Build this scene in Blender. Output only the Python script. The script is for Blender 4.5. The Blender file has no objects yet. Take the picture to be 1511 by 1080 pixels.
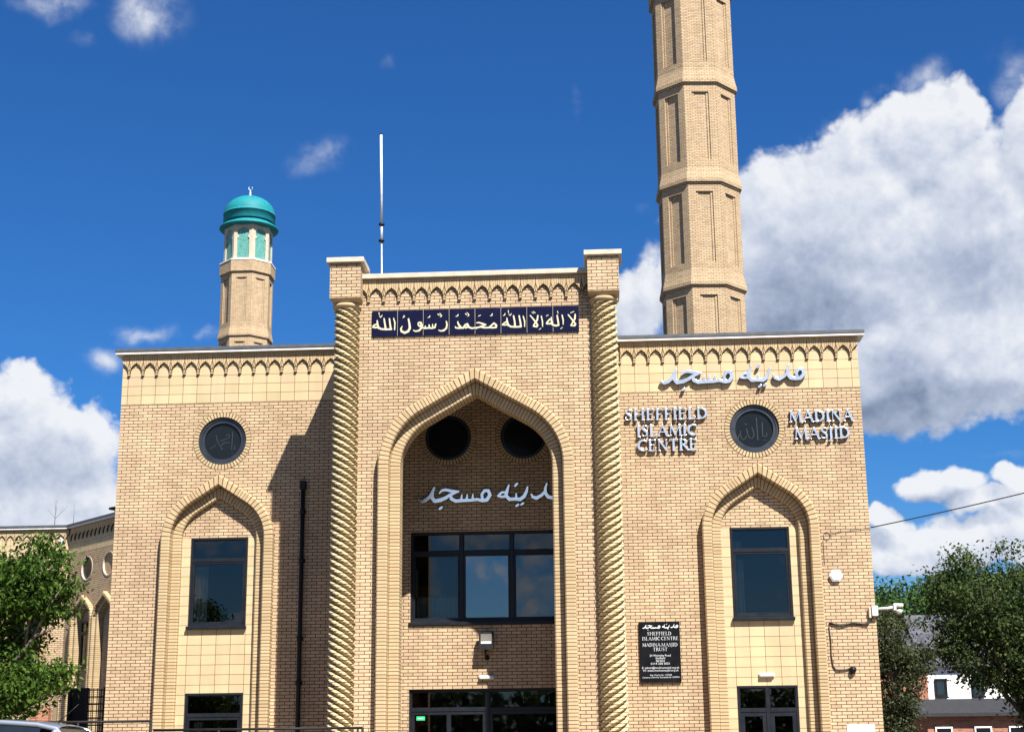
import bpy, math, random
import numpy as np
from mathutils import Vector, Matrix, Quaternion

SC = bpy.context.scene
COL = SC.collection
rad = math.radians

# ------------------------------------------------------------------ camera
cam_d = bpy.data.cameras.new('camera')
cam = bpy.data.objects.new('camera', cam_d); COL.objects.link(cam); SC.camera = cam
cam_d.sensor_fit = 'HORIZONTAL'; cam_d.sensor_width = 36.0
cam_d.lens = 36.0 * 2262.8 / 1511.0
cam_d.clip_start = 0.1; cam_d.clip_end = 3000
PITCH, YAW, ROLL = 0.2537, -0.0587, -0.0109
_f = Vector((math.sin(YAW)*math.cos(PITCH), math.cos(YAW)*math.cos(PITCH), math.sin(PITCH)))
_r = _f.cross(Vector((0, 0, 1))).normalized(); _u = _r.cross(_f)
_R = _r*math.cos(ROLL) + _u*math.sin(ROLL); _U = -_r*math.sin(ROLL) + _u*math.cos(ROLL)
cam.matrix_world = Matrix(((_R.x, _U.x, -_f.x, 2.704), (_R.y, _U.y, -_f.y, -35.19), (_R.z, _U.z, -_f.z, 1.6), (0, 0, 0, 1)))

# ------------------------------------------------------------------ sun, exposure
TO_SUN = Vector((1.66, -2.85, 3.95)).normalized()
sun_d = bpy.data.lights.new('sun', 'SUN'); sun_d.energy = 5.0; sun_d.angle = rad(0.53); sun_d.color = (1.0, 0.95, 0.87)
sun = bpy.data.objects.new('sun', sun_d); COL.objects.link(sun)
sun.rotation_euler = (-TO_SUN).to_track_quat('-Z', 'Y').to_euler(); sun.location = (20, -35, 50)
SC.view_settings.view_transform = 'Standard'; SC.view_settings.look = 'None'
SC.view_settings.gamma = 1.0; SC.view_settings.exposure = 1.35

# ------------------------------------------------------------------ node helpers
class NT:
    def __init__(s, t): s.t = t
    def n(s, typ, **k):
        nd = s.t.nodes.new(typ)
        for a, v in k.items(): setattr(nd, a, v)
        return nd
    def put(s, sock, v):
        if isinstance(v, bpy.types.NodeSocket): s.t.links.new(v, sock)
        elif v is not None: sock.default_value = v
    def m(s, op, a, b=None, c=None, clamp=False):
        nd = s.n('ShaderNodeMath', operation=op, use_clamp=clamp)
        s.put(nd.inputs[0], a); s.put(nd.inputs[1], b); s.put(nd.inputs[2], c)
        return nd.outputs[0]
    def v(s, op, a, b=None, scale=None):
        nd = s.n('ShaderNodeVectorMath', operation=op)
        s.put(nd.inputs[0], a); s.put(nd.inputs[1], b)
        if scale is not None: s.put(nd.inputs['Scale'], scale)
        return nd.outputs['Value' if op in ('LENGTH', 'DOT_PRODUCT') else 'Vector']
    def mix(s, f, a, b, blend='MIX'):
        nd = s.n('ShaderNodeMix', data_type='RGBA', blend_type=blend)
        s.put(nd.inputs['Factor'], f); s.put(nd.inputs['A'], a if isinstance(a, bpy.types.NodeSocket) else tuple(a)+(1,)*(4-len(a)))
        s.put(nd.inputs['B'], b if isinstance(b, bpy.types.NodeSocket) else tuple(b)+(1,)*(4-len(b)))
        return [o for o in nd.outputs if o.type == 'RGBA'][0]
    def rng(s, v, a, b, c=0.0, d=1.0, smooth=True):
        nd = s.n('ShaderNodeMapRange', interpolation_type='SMOOTHSTEP' if smooth else 'LINEAR')
        s.put(nd.inputs[0], v)
        for i, q in enumerate((a, b, c, d)): s.put(nd.inputs[1+i], q)
        return nd.outputs[0]
    def noise(s, vec, scale, detail=4, rough=0.5, dist=0.0):
        nd = s.n('ShaderNodeTexNoise')
        s.put(nd.inputs['Vector'], vec); nd.inputs['Scale'].default_value = scale
        nd.inputs['Detail'].default_value = detail; nd.inputs['Roughness'].default_value = rough
        nd.inputs['Distortion'].default_value = dist
        return nd.outputs['Fac']

# ------------------------------------------------------------------ sky with clouds
# clouds sit at compass bearings (azimuth from +Y, elevation), in degrees: (az, el, half width, half height, weight)
CLOUDS = [(9.08,19.28,3.83,3.07),(6.67,20.2,1.95,1.73),(10.08,20.79,2.81,2.07),(12.98,21.96,2.3,2.03),(14.52,19.73,2.43,2.51),(16.75,21.25,1.31,2.58),(11.88,17.81,5.94,3.41),(6.24,17.24,5.15,2.74),(1.66,16.7,1.63,1.56),(13.1,14.77,5.31,2.67),(11.23,12.7,3.04,1.52),(15.11,13.14,2.81,1.68),(8.1,14.14,3.51,1.74),(12.67,9.56,1.89,0.58),(14.04,8.99,1.4,0.43),(10.31,8.46,1.08,0.54),(12.39,7.52,3.52,1.1),(15.03,9.65,0.78,0.62),(14.97,7.74,1.83,1.3),(10.79,6.74,2.14,0.53),(-21.25,10.9,3.86,2.52),(-21.86,12.92,1.88,1.01),(-19.28,11.72,1.68,1.22),(-20.66,9.12,5.6,1.44)]
WISPS = [(-18.72,14.49,0.68,0.64,0.85),(-17.29,15.5,1.36,0.37,0.75),(-15.04,15.51,0.61,0.22,0.6),(-17.94,27.04,1.62,1.22,1.0),(-18.74,27.36,0.88,1.05,0.6),(-21.67,26.85,1.51,0.64,0.65),(-20.18,25.64,0.71,0.42,0.25),(-11.11,22.33,1.07,0.79,0.7),(-8.0,26.0,0.49,0.44,0.35),(-0.66,24.26,0.27,0.54,0.2),(12.66,24.08,1.22,0.76,0.75),(11.06,23.44,0.46,0.53,0.6),(9.31,22.64,1.55,0.68,0.6),(16.11,23.35,1.1,1.28,0.7),(14.65,10.59,1.05,0.19,0.3),(2.18,20.2,0.37,0.45,0.3)]
SHADES = [(7.75,16.65,3.05,2.11,0.5),(11.57,17.1,3.46,1.46,0.22),(14.4,17.08,3.13,1.44,0.38),(6.91,15.45,2.8,1.37,0.5),(11.21,12.46,2.92,1.22,0.6),(14.58,12.46,2.35,0.67,0.4),(14.26,19.52,1.71,1.2,0.28),(1.25,16.21,1.83,1.01,0.15),(-20.97,10.19,3.97,1.08,0.34),(-19.64,11.59,2.39,0.68,0.2),(12.64,9.15,1.77,0.34,0.35),(10.36,7.49,1.44,0.53,0.25),(14.81,9.79,1.39,0.48,0.3),(11.31,13.8,1.71,0.98,0.35)]
def cloud_group():
    g = bpy.data.node_groups.new('cloud_density', 'ShaderNodeTree'); T = NT(g)
    g.interface.new_socket('Direction', in_out='INPUT', socket_type='NodeSocketVector')
    for k in ('Density', 'Soft', 'Wisp', 'Shade'): g.interface.new_socket(k, in_out='OUTPUT', socket_type='NodeSocketFloat')
    gi = T.n('NodeGroupInput'); go = T.n('NodeGroupOutput')
    D = gi.outputs[0]
    sp = T.n('ShaderNodeSeparateXYZ'); T.put(sp.inputs[0], D)
    az = T.m('DEGREES', T.m('ARCTAN2', sp.outputs[0], sp.outputs[1]))
    el = T.m('DEGREES', T.m('ARCSINE', sp.outputs[2]))
    cb = T.n('ShaderNodeCombineXYZ'); T.put(cb.inputs[0], az); T.put(cb.inputs[1], el)
    wob = T.n('ShaderNodeTexNoise'); T.put(wob.inputs['Vector'], D); wob.inputs['Scale'].default_value = 20; wob.inputs['Detail'].default_value = 4
    wv = T.v('SUBTRACT', wob.outputs['Color'], (.5, .5, .5))
    ae = T.v('ADD', cb.outputs[0], T.v('SCALE', wv, scale=2.4))
    def blob(a, e, ra, re): return T.v('LENGTH', T.v('MULTIPLY', T.v('SUBTRACT', ae, (a, e, 0)), (1/ra, 1/re, 0)))
    acc = None
    for a, e, ra, re in CLOUDS:
        d = T.m('MINIMUM', T.m('MULTIPLY', T.m('SUBTRACT', 1.08, blob(a, e, ra, re)), 1.5), .95)
        acc = d if acc is None else T.m('SMOOTH_MAX', acc, d, .25)
    wis = None
    for a, e, ra, re, w in WISPS:
        d = T.m('MULTIPLY', T.rng(blob(a, e, ra, re), 0, 1.35, 1, 0), w)
        wis = d if wis is None else T.m('MAXIMUM', wis, d)
    shd = None
    for a, e, ra, re, w in SHADES:
        d = T.m('MULTIPLY', T.rng(blob(a, e, ra, re), 0, 1.9, 1, 0), w)
        shd = d if shd is None else T.m('SMOOTH_MAX', shd, d, .25)
    # the rest of the sky (behind the camera) has scattered cumulus, its low bank added for glass and steel to reflect
    far = T.m('MULTIPLY', T.m('ADD', T.m('SUBTRACT', T.m('ADD', T.m('MULTIPLY', T.noise(D, 7.5, 3, .5), .55), T.m('MULTIPLY', T.noise(D, 24, 4, .5), .45)), T.rng(el, 17, 28, .535, .62)), T.m('MULTIPLY', T.rng(el, 4.5, 10.5, .03, .16), T.rng(el, 20, 15, 0, 1))), 3.2)
    side = T.rng(T.m('ABSOLUTE', T.m('ADD', az, 3.4)), 34, 55)
    acc = T.m('MAXIMUM', acc, T.m('ADD', far, T.m('MULTIPLY', T.m('SUBTRACT', side, 1.0), 5.0)))
    fine = T.noise(D, 26, 9, .58, .3)
    p1 = T.m('ABSOLUTE', T.m('SUBTRACT', T.noise(D, 15, 3, .5), .5))
    p2 = T.m('ABSOLUTE', T.m('SUBTRACT', T.noise(D, 40, 3, .55), .5))
    p3 = T.m('ABSOLUTE', T.m('SUBTRACT', T.noise(D, 95, 3, .55), .5))
    lumps = T.m('ADD', T.m('ADD', T.m('MULTIPLY', T.m('SUBTRACT', .09, p1), -1.5), T.m('MULTIPLY', T.m('SUBTRACT', .08, p2), -1.0)), T.m('MULTIPLY', T.m('SUBTRACT', .08, p3), -.45))
    fz = T.m('SUBTRACT', fine, .5)
    T.put(go.inputs[0], T.m('ADD', acc, T.m('ADD', lumps, T.m('MULTIPLY', fz, .9))))
    T.put(go.inputs[1], T.m('ADD', T.m('MULTIPLY', acc, .5), T.m('ADD', T.m('MULTIPLY', lumps, .70), T.m('MULTIPLY', fz, .35))))
    T.put(go.inputs[2], T.m('MULTIPLY', wis, T.rng(T.m('ADD', fine, T.m('MULTIPLY', wis, .22)), .44, .80)))
    T.put(go.inputs[3], T.m('ADD', shd, 0.0))
    return g
W = bpy.data.worlds.new('World'); SC.world = W; W.use_nodes = True
wt = W.node_tree; wt.nodes.clear(); T = NT(wt)
sky = T.n('ShaderNodeTexSky', sky_type='NISHITA'); sky.sun_disc = False
sky.sun_elevation = math.asin(TO_SUN.z); sky.sun_rotation = math.atan2(TO_SUN.x, TO_SUN.y)
sky.altitude = 100; sky.air_density = 1.0; sky.dust_density = 0.4; sky.ozone_density = 3.0
SKY_K = 0.05
CLOUD_K = 0.385
hs = T.n('ShaderNodeHueSaturation'); hs.inputs['Hue'].default_value = .506; hs.inputs['Saturation'].default_value = 1.12; hs.inputs['Value'].default_value = .96
T.put(hs.inputs['Color'], sky.outputs[0])
tc = T.n('ShaderNodeTexCoord'); DIR = tc.outputs['Generated']
G = cloud_group()
def dens(vec):
    nd = T.n('ShaderNodeGroup'); nd.node_tree = G; T.put(nd.inputs[0], vec); return nd.outputs
d0 = dens(DIR)
zz = T.n('ShaderNodeSeparateXYZ'); T.put(zz.inputs[0], DIR)
tint = T.mix(T.rng(zz.outputs[2], .04, .22), (.46, .69, .94), (.26, .645, .985))
sunward = T.v('NORMALIZE', T.v('ADD', DIR, (0.006, 0, 0.013)))
d1 = dens(sunward)
alpha = T.m('MAXIMUM', T.rng(d0[0], -.02, 0.38), d0[2])
alpha = T.m('MULTIPLY', alpha, .98)
billow = T.m('MULTIPLY', T.m('SUBTRACT', d0[1], d1[1]), .68)
lit = T.m('SUBTRACT', T.m('ADD', .93, billow), T.m('MULTIPLY', d0[3], 1.25), clamp=True)
ramp = T.n('ShaderNodeValToRGB'); T.put(ramp.inputs[0], lit)
cr = ramp.color_ramp; cr.elements[0].position = .12; cr.elements[0].color = (.21, .27, .40, 1)
cr.elements[1].position = .92; cr.elements[1].color = (.90, .92, .96, 1)
e = cr.elements.new(.45); e.color = (.44, .51, .66, 1)
e = cr.elements.new(.72); e.color = (.70, .75, .86, 1)
ccol = T.v('SCALE', ramp.outputs[0], scale=CLOUD_K/SKY_K)
fin = T.mix(alpha, T.v('MULTIPLY', hs.outputs[0], tint), ccol)
bg = T.n('ShaderNodeBackground'); T.put(bg.inputs[0], fin); bg.inputs[1].default_value = SKY_K
T.put(T.n('ShaderNodeOutputWorld').inputs[0], bg.outputs[0])
W.cycles.sampling_method = 'MANUAL'; W.cycles.sample_map_resolution = 512

# ------------------------------------------------------------------ materials
MATS = {}
def mat(name, col=(.5, .5, .5), rough=.7, metal=0.0, build=None, spec=.5, **k):
    m = bpy.data.materials.new(name); m.use_nodes = True; nt = NT(m.node_tree)
    b = m.node_tree.nodes['Principled BSDF']
    b.inputs['Base Color'].default_value = tuple(col)+(1,); b.inputs['Roughness'].default_value = rough; b.inputs['Metallic'].default_value = metal
    b.inputs['Specular IOR Level'].default_value = spec
    if build: build(nt, b)
    else:
        ob = nt.n('ShaderNodeTexCoord').outputs['Object']
        f = nt.noise(ob, 5.0, 6, .6)
        nt.put(b.inputs['Base Color'], nt.mix(nt.rng(f, .3, .7), [c*.86 for c in col], [min(1, c*1.1) for c in col]))
        nt.put(b.inputs['Roughness'], nt.rng(f, .3, .75, rough*.85, min(1, rough*1.15)))
    MATS[name] = m; return m

BUFF_A, BUFF_B, JOINT = (.448, .333, .206), (.398, .288, .178), (.054, .034, .019)
def brick_build(ca, cb, joint, bw=.225, rh=.075, mortar=.0085, offset=.5, bump=.35, off=(0, 0, 0), stain=.13):
    def f(nt, b):
        uv = nt.n('ShaderNodeTexCoord').outputs['UV']
        vec = nt.v('ADD', uv, off)
        br = nt.n('ShaderNodeTexBrick'); br.offset = offset; br.squash = 1.0
        nt.put(br.inputs['Vector'], vec)
        # each brick draws its own tone: most buff, some pinker, some paler, a few darker
        s2 = nt.n('ShaderNodeSeparateXYZ'); nt.put(s2.inputs[0], vec)
        row = nt.m('FLOOR', nt.m('DIVIDE', s2.outputs[1], rh))
        shift = nt.m('MULTIPLY', nt.m('SUBTRACT', 1.0, nt.m('FLOORED_MODULO', row, 2.0)), offset*bw)
        colm = nt.m('FLOOR', nt.m('DIVIDE', nt.m('ADD', s2.outputs[0], shift), bw))
        c2 = nt.n('ShaderNodeCombineXYZ'); nt.put(c2.inputs[0], colm); nt.put(c2.inputs[1], row)
        wn = nt.n('ShaderNodeTexWhiteNoise', noise_dimensions='2D'); nt.put(wn.inputs['Vector'], c2.outputs[0])
        rp = nt.n('ShaderNodeValToRGB'); nt.put(rp.inputs[0], wn.outputs['Value']); e0 = rp.color_ramp.elements
        pink = (ca[0]*1.0, ca[1]*.93, ca[2]*.98); pale = tuple(c*1.06 for c in ca); dark = tuple(c*.92 for c in cb)
        e0[0].position = 0; e0[0].color = dark+(1,); e0[1].position = 1; e0[1].color = pale+(1,)
        for p_, c_ in ((.12, tuple(cb)), (.42, pink), (.70, tuple(ca))): q_ = e0.new(p_); q_.color = tuple(c_)+(1,)
        nt.put(br.inputs['Color1'], rp.outputs[0]); nt.put(br.inputs['Color2'], rp.outputs[0]); nt.put(br.inputs['Mortar'], tuple(joint)+(1,))
        br.inputs['Scale'].default_value = 1; br.inputs['Mortar Size'].default_value = mortar; br.inputs['Mortar Smooth'].default_value = .15
        br.inputs['Brick Width'].default_value = bw; br.inputs['Row Height'].default_value = rh
        ob = nt.n('ShaderNodeTexCoord').outputs['Object']
        big = nt.rng(nt.noise(ob, .55, 5, .6), .3, .7, 1-stain, 1+stain*.6)
        grit = nt.rng(nt.noise(ob, 60, 4, .7), .25, .75, .90, 1.08)
        streak = nt.n('ShaderNodeMapping'); nt.put(streak.inputs[0], ob); streak.inputs['Scale'].default_value = (3.0, 3.0, .22)
        st = nt.rng(nt.noise(streak.outputs[0], 1.0, 4, .6), .35, .65, 1-stain*.7, 1.02)
        k = nt.m('MULTIPLY', nt.m('MULTIPLY', big, grit), st)
        nt.put(b.inputs['Base Color'], nt.v('SCALE', br.outputs['Color'], scale=k))
        bp = nt.n('ShaderNodeBump'); bp.inputs['Strength'].default_value = bump; bp.inputs['Distance'].default_value = .006
        h = nt.m('SUBTRACT', nt.m('MULTIPLY', nt.noise(ob, 90, 3, .6), .35), br.outputs['Fac'])
        nt.put(bp.inputs['Height'], h); nt.put(b.inputs['Normal'], bp.outputs[0])
    return f
def block_build(ca, cb):
    def f(nt, b):
        r = nt.n('ShaderNodeNewGeometry').outputs['Random Per Island']
        ob = nt.n('ShaderNodeTexCoord').outputs['Object']
        c = nt.mix(r, ca, cb)
        grit = nt.rng(nt.noise(ob, 50, 4, .7), .25, .75, .88, 1.08)
        big = nt.rng(nt.noise(ob, .7, 4, .6), .3, .7, .92, 1.05)
        nt.put(b.inputs['Base Color'], nt.v('SCALE', c, scale=nt.m('MULTIPLY', grit, big)))
        bp = nt.n('ShaderNodeBump'); bp.inputs['Strength'].default_value = .25; bp.inputs['Distance'].default_value = .004
        nt.put(bp.inputs['Height'], nt.noise(ob, 80, 3, .6)); nt.put(b.inputs['Normal'], bp.outputs[0])
    return f
mat('buff_brick', rough=.88, spec=.25, build=brick_build(BUFF_A, BUFF_B, JOINT))
mat('tower_brick', rough=.9, spec=.25, build=brick_build((.430, .328, .202), (.375, .276, .170), (.095, .062, .038), stain=.06))
mat('buff_block', rough=.85, spec=.25, build=block_build((.430, .326, .190), (.365, .264, .150)))
mat('joint', JOINT, .95, spec=.1)
mat('buff_tile', rough=.7, spec=.35, build=brick_build((.438, .352, .205), (.425, .336, .193), (.09, .05, .015), bw=.3375, rh=.225, mortar=.006, offset=0, bump=.2, stain=.07))
mat('red_brick', rough=.9, spec=.2, build=brick_build((.34, .13, .075), (.25, .085, .05), (.28, .22, .17)))
mat('cream_stone', (.43, .375, .295), .75)
mat('paving', (.23, .175, .125), .85)
mat('white_trim', (.62, .60, .56), .5)
mat('roof_edge', (.055, .062, .072), .55)
mat('dark_frame', (.008, .0105, .015), .42, spec=.25)
mat('black_metal', (.008, .008, .009), .45, spec=.2)
mat('soft_black', (.012, .011, .012), .6, spec=.2)
mat('white_plastic', (.56, .56, .55), .4)
mat('white_paint', (.8, .8, .78), .6)
mat('steel', (.93, .94, .95), .22, .92)
mat('steel_side', (.016, .016, .018), .5)
mat('gunmetal_ring', (.016, .021, .030), .42, .1)
mat('navy_tile', (.003, .003, .020), .25, spec=.3)
mat('gilt_cream', (.50, .46, .30), .5)
mat('etched', (.015, .023, .021), .5)
mat('board_black', (.004, .0045, .006), .4, spec=.15)
mat('board_white', (.50, .52, .54), .5)
mat('turquoise', (.006, .165, .19), .66, spec=.25)
mat('drum_cream', (.40, .345, .265), .7)
def mosaic(nt, b):
    ob = nt.n('ShaderNodeTexCoord').outputs['Object']
    v = nt.n('ShaderNodeTexVoronoi'); nt.put(v.inputs['Vector'], ob); v.inputs['Scale'].default_value = 11
    nt.put(b.inputs['Base Color'], nt.mix(nt.rng(v.outputs['Distance'], .15, .6), (.010, .13, .11), (.10, .27, .235)))
mat('mosaic', rough=.35, build=mosaic)
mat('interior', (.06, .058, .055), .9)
mat('curtain', (.30, .33, .31), .9)
mat('asphalt', (.055, .055, .057), .9)
mat('bark', (.075, .058, .043), .9)
mat('pale_bark', (.10, .08, .062), .9)
mat('dull_metal', (.12, .125, .13), .6)
mat('slate', rough=.9, spec=.15, build=brick_build((.085, .09, .105), (.06, .065, .08), (.03, .032, .04), bw=.3, rh=.2, mortar=.008, stain=.15))
mat('timber', (.17, .13, .075), .85)
mat('galvanised', (.52, .54, .55), .45, .6)
mat('antenna_white', (.52, .55, .58), .4)
mat('green_sticker', (.03, .50, .20), .5)
mat('lamp_lens', (.12, .115, .10), .35, spec=.3)
mat('cable', (.02, .018, .017), .6)
def glass_build(tint, refl):
    def f(nt, b):
        out = [n for n in nt.t.nodes if n.type == 'OUTPUT_MATERIAL'][0]
        ob = nt.n('ShaderNodeTexCoord').outputs['Object']
        tr = nt.n('ShaderNodeBsdfTransparent'); tr.inputs[0].default_value = tuple(tint)+(1,)
        gl = nt.n('ShaderNodeBsdfGlossy'); gl.inputs['Roughness'].default_value = .015; gl.inputs[0].default_value = (.97, .95, .92, 1)
        bp = nt.n('ShaderNodeBump'); bp.inputs['Strength'].default_value = .03; bp.inputs['Distance'].default_value = .02
        nt.put(bp.inputs['Height'], nt.noise(ob, 1.7, 2, .5)); nt.put(gl.inputs['Normal'], bp.outputs[0])
        fr = nt.n('ShaderNodeFresnel'); fr.inputs[0].default_value = 1.5
        mx = nt.n('ShaderNodeMixShader'); nt.put(mx.inputs[0], nt.m('ADD', nt.m('MULTIPLY', fr.outputs[0], .95), refl, clamp=True))
        nt.put(mx.inputs[1], tr.outputs[0]); nt.put(mx.inputs[2], gl.outputs[0]); nt.put(out.inputs[0], mx.outputs[0])
    return f
mat('glass', build=glass_build((.62, .66, .66), .008))
mat('bright_glass', build=glass_build((.56, .60, .63), .12))
mat('mid_glass', build=glass_build((.56, .60, .63), .04))
mat('roundel_glass', (.007, .009, .012), .22, spec=.25)
mat('car_glass', (.012, .016, .02), .06)
def car_paint(nt, b):
    b.inputs['Base Color'].default_value = (.50, .54, .58, 1); b.inputs['Metallic'].default_value = .75; b.inputs['Roughness'].default_value = .3
    b.inputs['Coat Weight'].default_value = 1.0; b.inputs['Coat Roughness'].default_value = .04
    ob = nt.n('ShaderNodeTexCoord').outputs['Object']
    nt.put(b.inputs['Roughness'], nt.rng(nt.noise(ob, 700, 2), .3, .7, .26, .36))
mat('car_paint', build=car_paint)
mat('tyre', (.015, .015, .016), .85); mat('alloy', (.55, .56, .58), .3, .9); mat('tail_red', (.35, .01, .01), .2); mat('lamp_clear', (.75, .77, .8), .1)
def leaf_build(dark, light, trans):
    def f(nt, b):
        out = [n for n in nt.t.nodes if n.type == 'OUTPUT_MATERIAL'][0]
        r = nt.n('ShaderNodeNewGeometry').outputs['Random Per Island']
        ob = nt.n('ShaderNodeTexCoord').outputs['Object']
        c = nt.mix(nt.m('ADD', nt.m('MULTIPLY', r, .6), nt.m('MULTIPLY', nt.rng(nt.noise(ob, .9, 3), .35, .65), .4)), dark, light)
        nt.put(b.inputs['Base Color'], c); b.inputs['Roughness'].default_value = .55; b.inputs['Specular IOR Level'].default_value = .12
        tl = nt.n('ShaderNodeBsdfTranslucent'); nt.put(tl.inputs[0], nt.v('SCALE', c, scale=trans))
        mx = nt.n('ShaderNodeMixShader'); mx.inputs[0].default_value = .28
        nt.put(mx.inputs[1], b.outputs[0]); nt.put(mx.inputs[2], tl.outputs[0]); nt.put(out.inputs[0], mx.outputs[0])
    return f
mat('leaf_bright', build=leaf_build((.016, .044, .008), (.088, .150, .022), 1.3))
mat('leaf_dark', build=leaf_build((.014, .029, .009), (.078, .110, .032), 1.1))
mat('leaf_olive', build=leaf_build((.030, .042, .018), (.085, .095, .045), 1.1))
mat('leaf_mid', build=leaf_build((.028, .065, .014), (.065, .12, .03), 1.1))

# ------------------------------------------------------------------ object helpers
BASE = {}
def put(o, parent=None):
    COL.objects.link(o)
    if parent is not None: o.parent = parent
    return o
def thing(name, label, cat, loc=(0, 0, 0), group=None):
    o = bpy.data.objects.new(name, None); COL.objects.link(o); o.location = loc; o.empty_display_size = .2
    BASE[o.name] = Vector(loc); o['label'] = label; o['category'] = cat
    if group: o['group'] = group
    return o
def tag(o, label=None, cat=None, group=None, kind=None):
    for k, v in (('label', label), ('category', cat), ('group', group), ('kind', kind)):
        if v: o[k] = v
    return o
def auto_uv(me):
    n = len(me.polygons)
    if not n: return
    uvl = me.uv_layers.new(name='UVMap')
    nr = np.zeros(n*3); me.polygons.foreach_get('normal', nr); nr = nr.reshape(-1, 3)
    tot = np.zeros(n, np.int32); me.polygons.foreach_get('loop_total', tot)
    lv = np.zeros(len(me.loops), np.int32); me.loops.foreach_get('vertex_index', lv)
    co = np.zeros(len(me.vertices)*3); me.vertices.foreach_get('co', co); co = co.reshape(-1, 3)
    pi = np.repeat(np.arange(n), tot); N = nr[pi]; P = co[lv]
    h = np.hypot(N[:, 0], N[:, 1]); hh = np.where(h < 1e-6, 1, h)
    u = P[:, 0]*(-N[:, 1]/hh) + P[:, 1]*(N[:, 0]/hh); v = P[:, 2]/np.maximum(np.where(h < .7, 1, h), .3)
    flat = h < .35
    u = np.where(flat, P[:, 0], u); v = np.where(flat, P[:, 1], v)
    uv = np.stack([u, v], 1).astype(np.float32).ravel(); uvl.data.foreach_set('uv', uv)
class MB:
    """collects shapes in world metres and links them as one mesh"""
    def __init__(s, xf=None): s.v = []; s.f = []; s.xf = xf; s.sm = []
    def add(s, vs, fs, smooth=False):
        o = len(s.v)
        if s.xf: vs = [s.xf(*p) for p in vs]
        s.v += [tuple(p) for p in vs]; s.f += [tuple(i+o for i in f) for f in fs]; s.sm += [smooth]*len(fs)
        return s
    def box(s, x0, x1, y0, y1, z0, z1, bev=0.0):
        if bev <= 0:
            vs = [(x, y, z) for z in (z0, z1) for x, y in ((x0, y0), (x1, y0), (x1, y1), (x0, y1))]
            return s.add(vs, [(3, 2, 1, 0), (4, 5, 6, 7), (0, 1, 5, 4), (1, 2, 6, 5), (2, 3, 7, 6), (3, 0, 4, 7)])
        b = min(bev, (x1-x0)/2.2, (y1-y0)/2.2, (z1-z0)/2.2)
        ring = lambda a, z: [(x0+a+b*0, y0+b, z), (x0+b, y0+a, z), (x1-b, y0+a, z), (x1-a, y0+b, z), (x1-a, y1-b, z), (x1-b, y1-a, z), (x0+b, y1-a, z), (x0+a, y1-b, z)]
        vs = []
        cap = lambda z: [(x0+b, y0+b, z), (x1-b, y0+b, z), (x1-b, y1-b, z), (x0+b, y1-b, z)]
        vs += cap(z0) + ring(0, z0+b) + ring(0, z1-b) + cap(z1)
        fs = [(3, 2, 1, 0), (20, 21, 22, 23)]
        for i in range(8): j = (i+1) % 8; fs.append((4+i, 4+j, 12+j, 12+i))
        for (c0, r0, fl) in ((0, 4, 0), (20, 12, 1)):
            pr = [(0, 1), (1, 2), (2, 3), (3, 4), (4, 5), (5, 6), (6, 7), (7, 0)]
            cm = {0: 0, 1: 0, 2: 1, 3: 1, 4: 2, 5: 2, 6: 3, 7: 3}
            for a, c in pr:
                q = [r0+a, r0+c, c0+cm[c], c0+cm[a]]
                if cm[a] == cm[c]: q = [r0+a, r0+c, c0+cm[a]]
                fs.append(tuple(q if fl else q[::-1]))
        return s.add(vs, fs)
    def prism(s, poly, y0, y1):
        n = len(poly); vs = [(x, y0, z) for x, z in poly] + [(x, y1, z) for x, z in poly]
        a = sum(poly[i][0]*poly[(i+1) % n][1]-poly[(i+1) % n][0]*poly[i][1] for i in range(n))
        fs = [tuple(range(n)), tuple(range(2*n-1, n-1, -1))] + [(i, n+i, n+(i+1) % n, (i+1) % n) for i in range(n)]
        if a < 0: fs = [f[::-1] for f in fs]
        return s.add(vs, fs)
    def tube(s, pts, r, k=8, smooth=True, caps=True):
        pts = [Vector(p) for p in pts]; n = len(pts); rs = r if isinstance(r, (list, tuple)) else [r]*n
        vs = []; prev = None
        for i, p in enumerate(pts):
            d = (pts[min(i+1, n-1)]-pts[max(i-1, 0)]).normalized()
            if prev is None: a = d.orthogonal().normalized()
            else: a = (prev - d*prev.dot(d)).normalized()
            prev = a; b = d.cross(a)
            vs += [tuple(p + (a*math.cos(t)+b*math.sin(t))*rs[i]) for t in [2*math.pi*j/k for j in range(k)]]
        fs = [(i*k+j, i*k+(j+1) % k, (i+1)*k+(j+1) % k, (i+1)*k+j) for i in range(n-1) for j in range(k)]
        if caps: fs += [tuple(range(k))[::-1], tuple((n-1)*k+j for j in range(k))]
        return s.add(vs, fs, smooth)
    def lathe(s, prof, c=(0, 0), k=32, smooth=True, phase=0.0, caps=True):
        n = len(prof); vs = [(c[0]+r*math.cos(phase+2*math.pi*j/k), c[1]+r*math.sin(phase+2*math.pi*j/k), z) for r, z in prof for j in range(k)]
        fs = [(i*k+j, i*k+(j+1) % k, (i+1)*k+(j+1) % k, (i+1)*k+j) for i in range(n-1) for j in range(k)]
        if caps: fs += [tuple(range(k))[::-1], tuple((n-1)*k+j for j in range(k))]
        return s.add(vs, fs, smooth)
    def disc(s, cx, cz, r, y0, y1, k=48):
        return s.prism([(cx+r*math.cos(2*math.pi*i/k), cz+r*math.sin(2*math.pi*i/k)) for i in range(k)], y0, y1)
    def ringy(s, cx, cz, r0, r1, y0, y1, k=56):
        vs = []
        for r, y in ((r0, y0), (r1, y0), (r1, y1), (r0, y1)):
            vs += [(cx+r*math.cos(2*math.pi*i/k), y, cz+r*math.sin(2*math.pi*i/k)) for i in range(k)]
        fs = []
        for a in range(4):
            b = (a+1) % 4
            fs += [(a*k+i, a*k+(i+1) % k, b*k+(i+1) % k, b*k+i)[::-1] for i in range(k)]
        return s.add(vs, fs)
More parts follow.
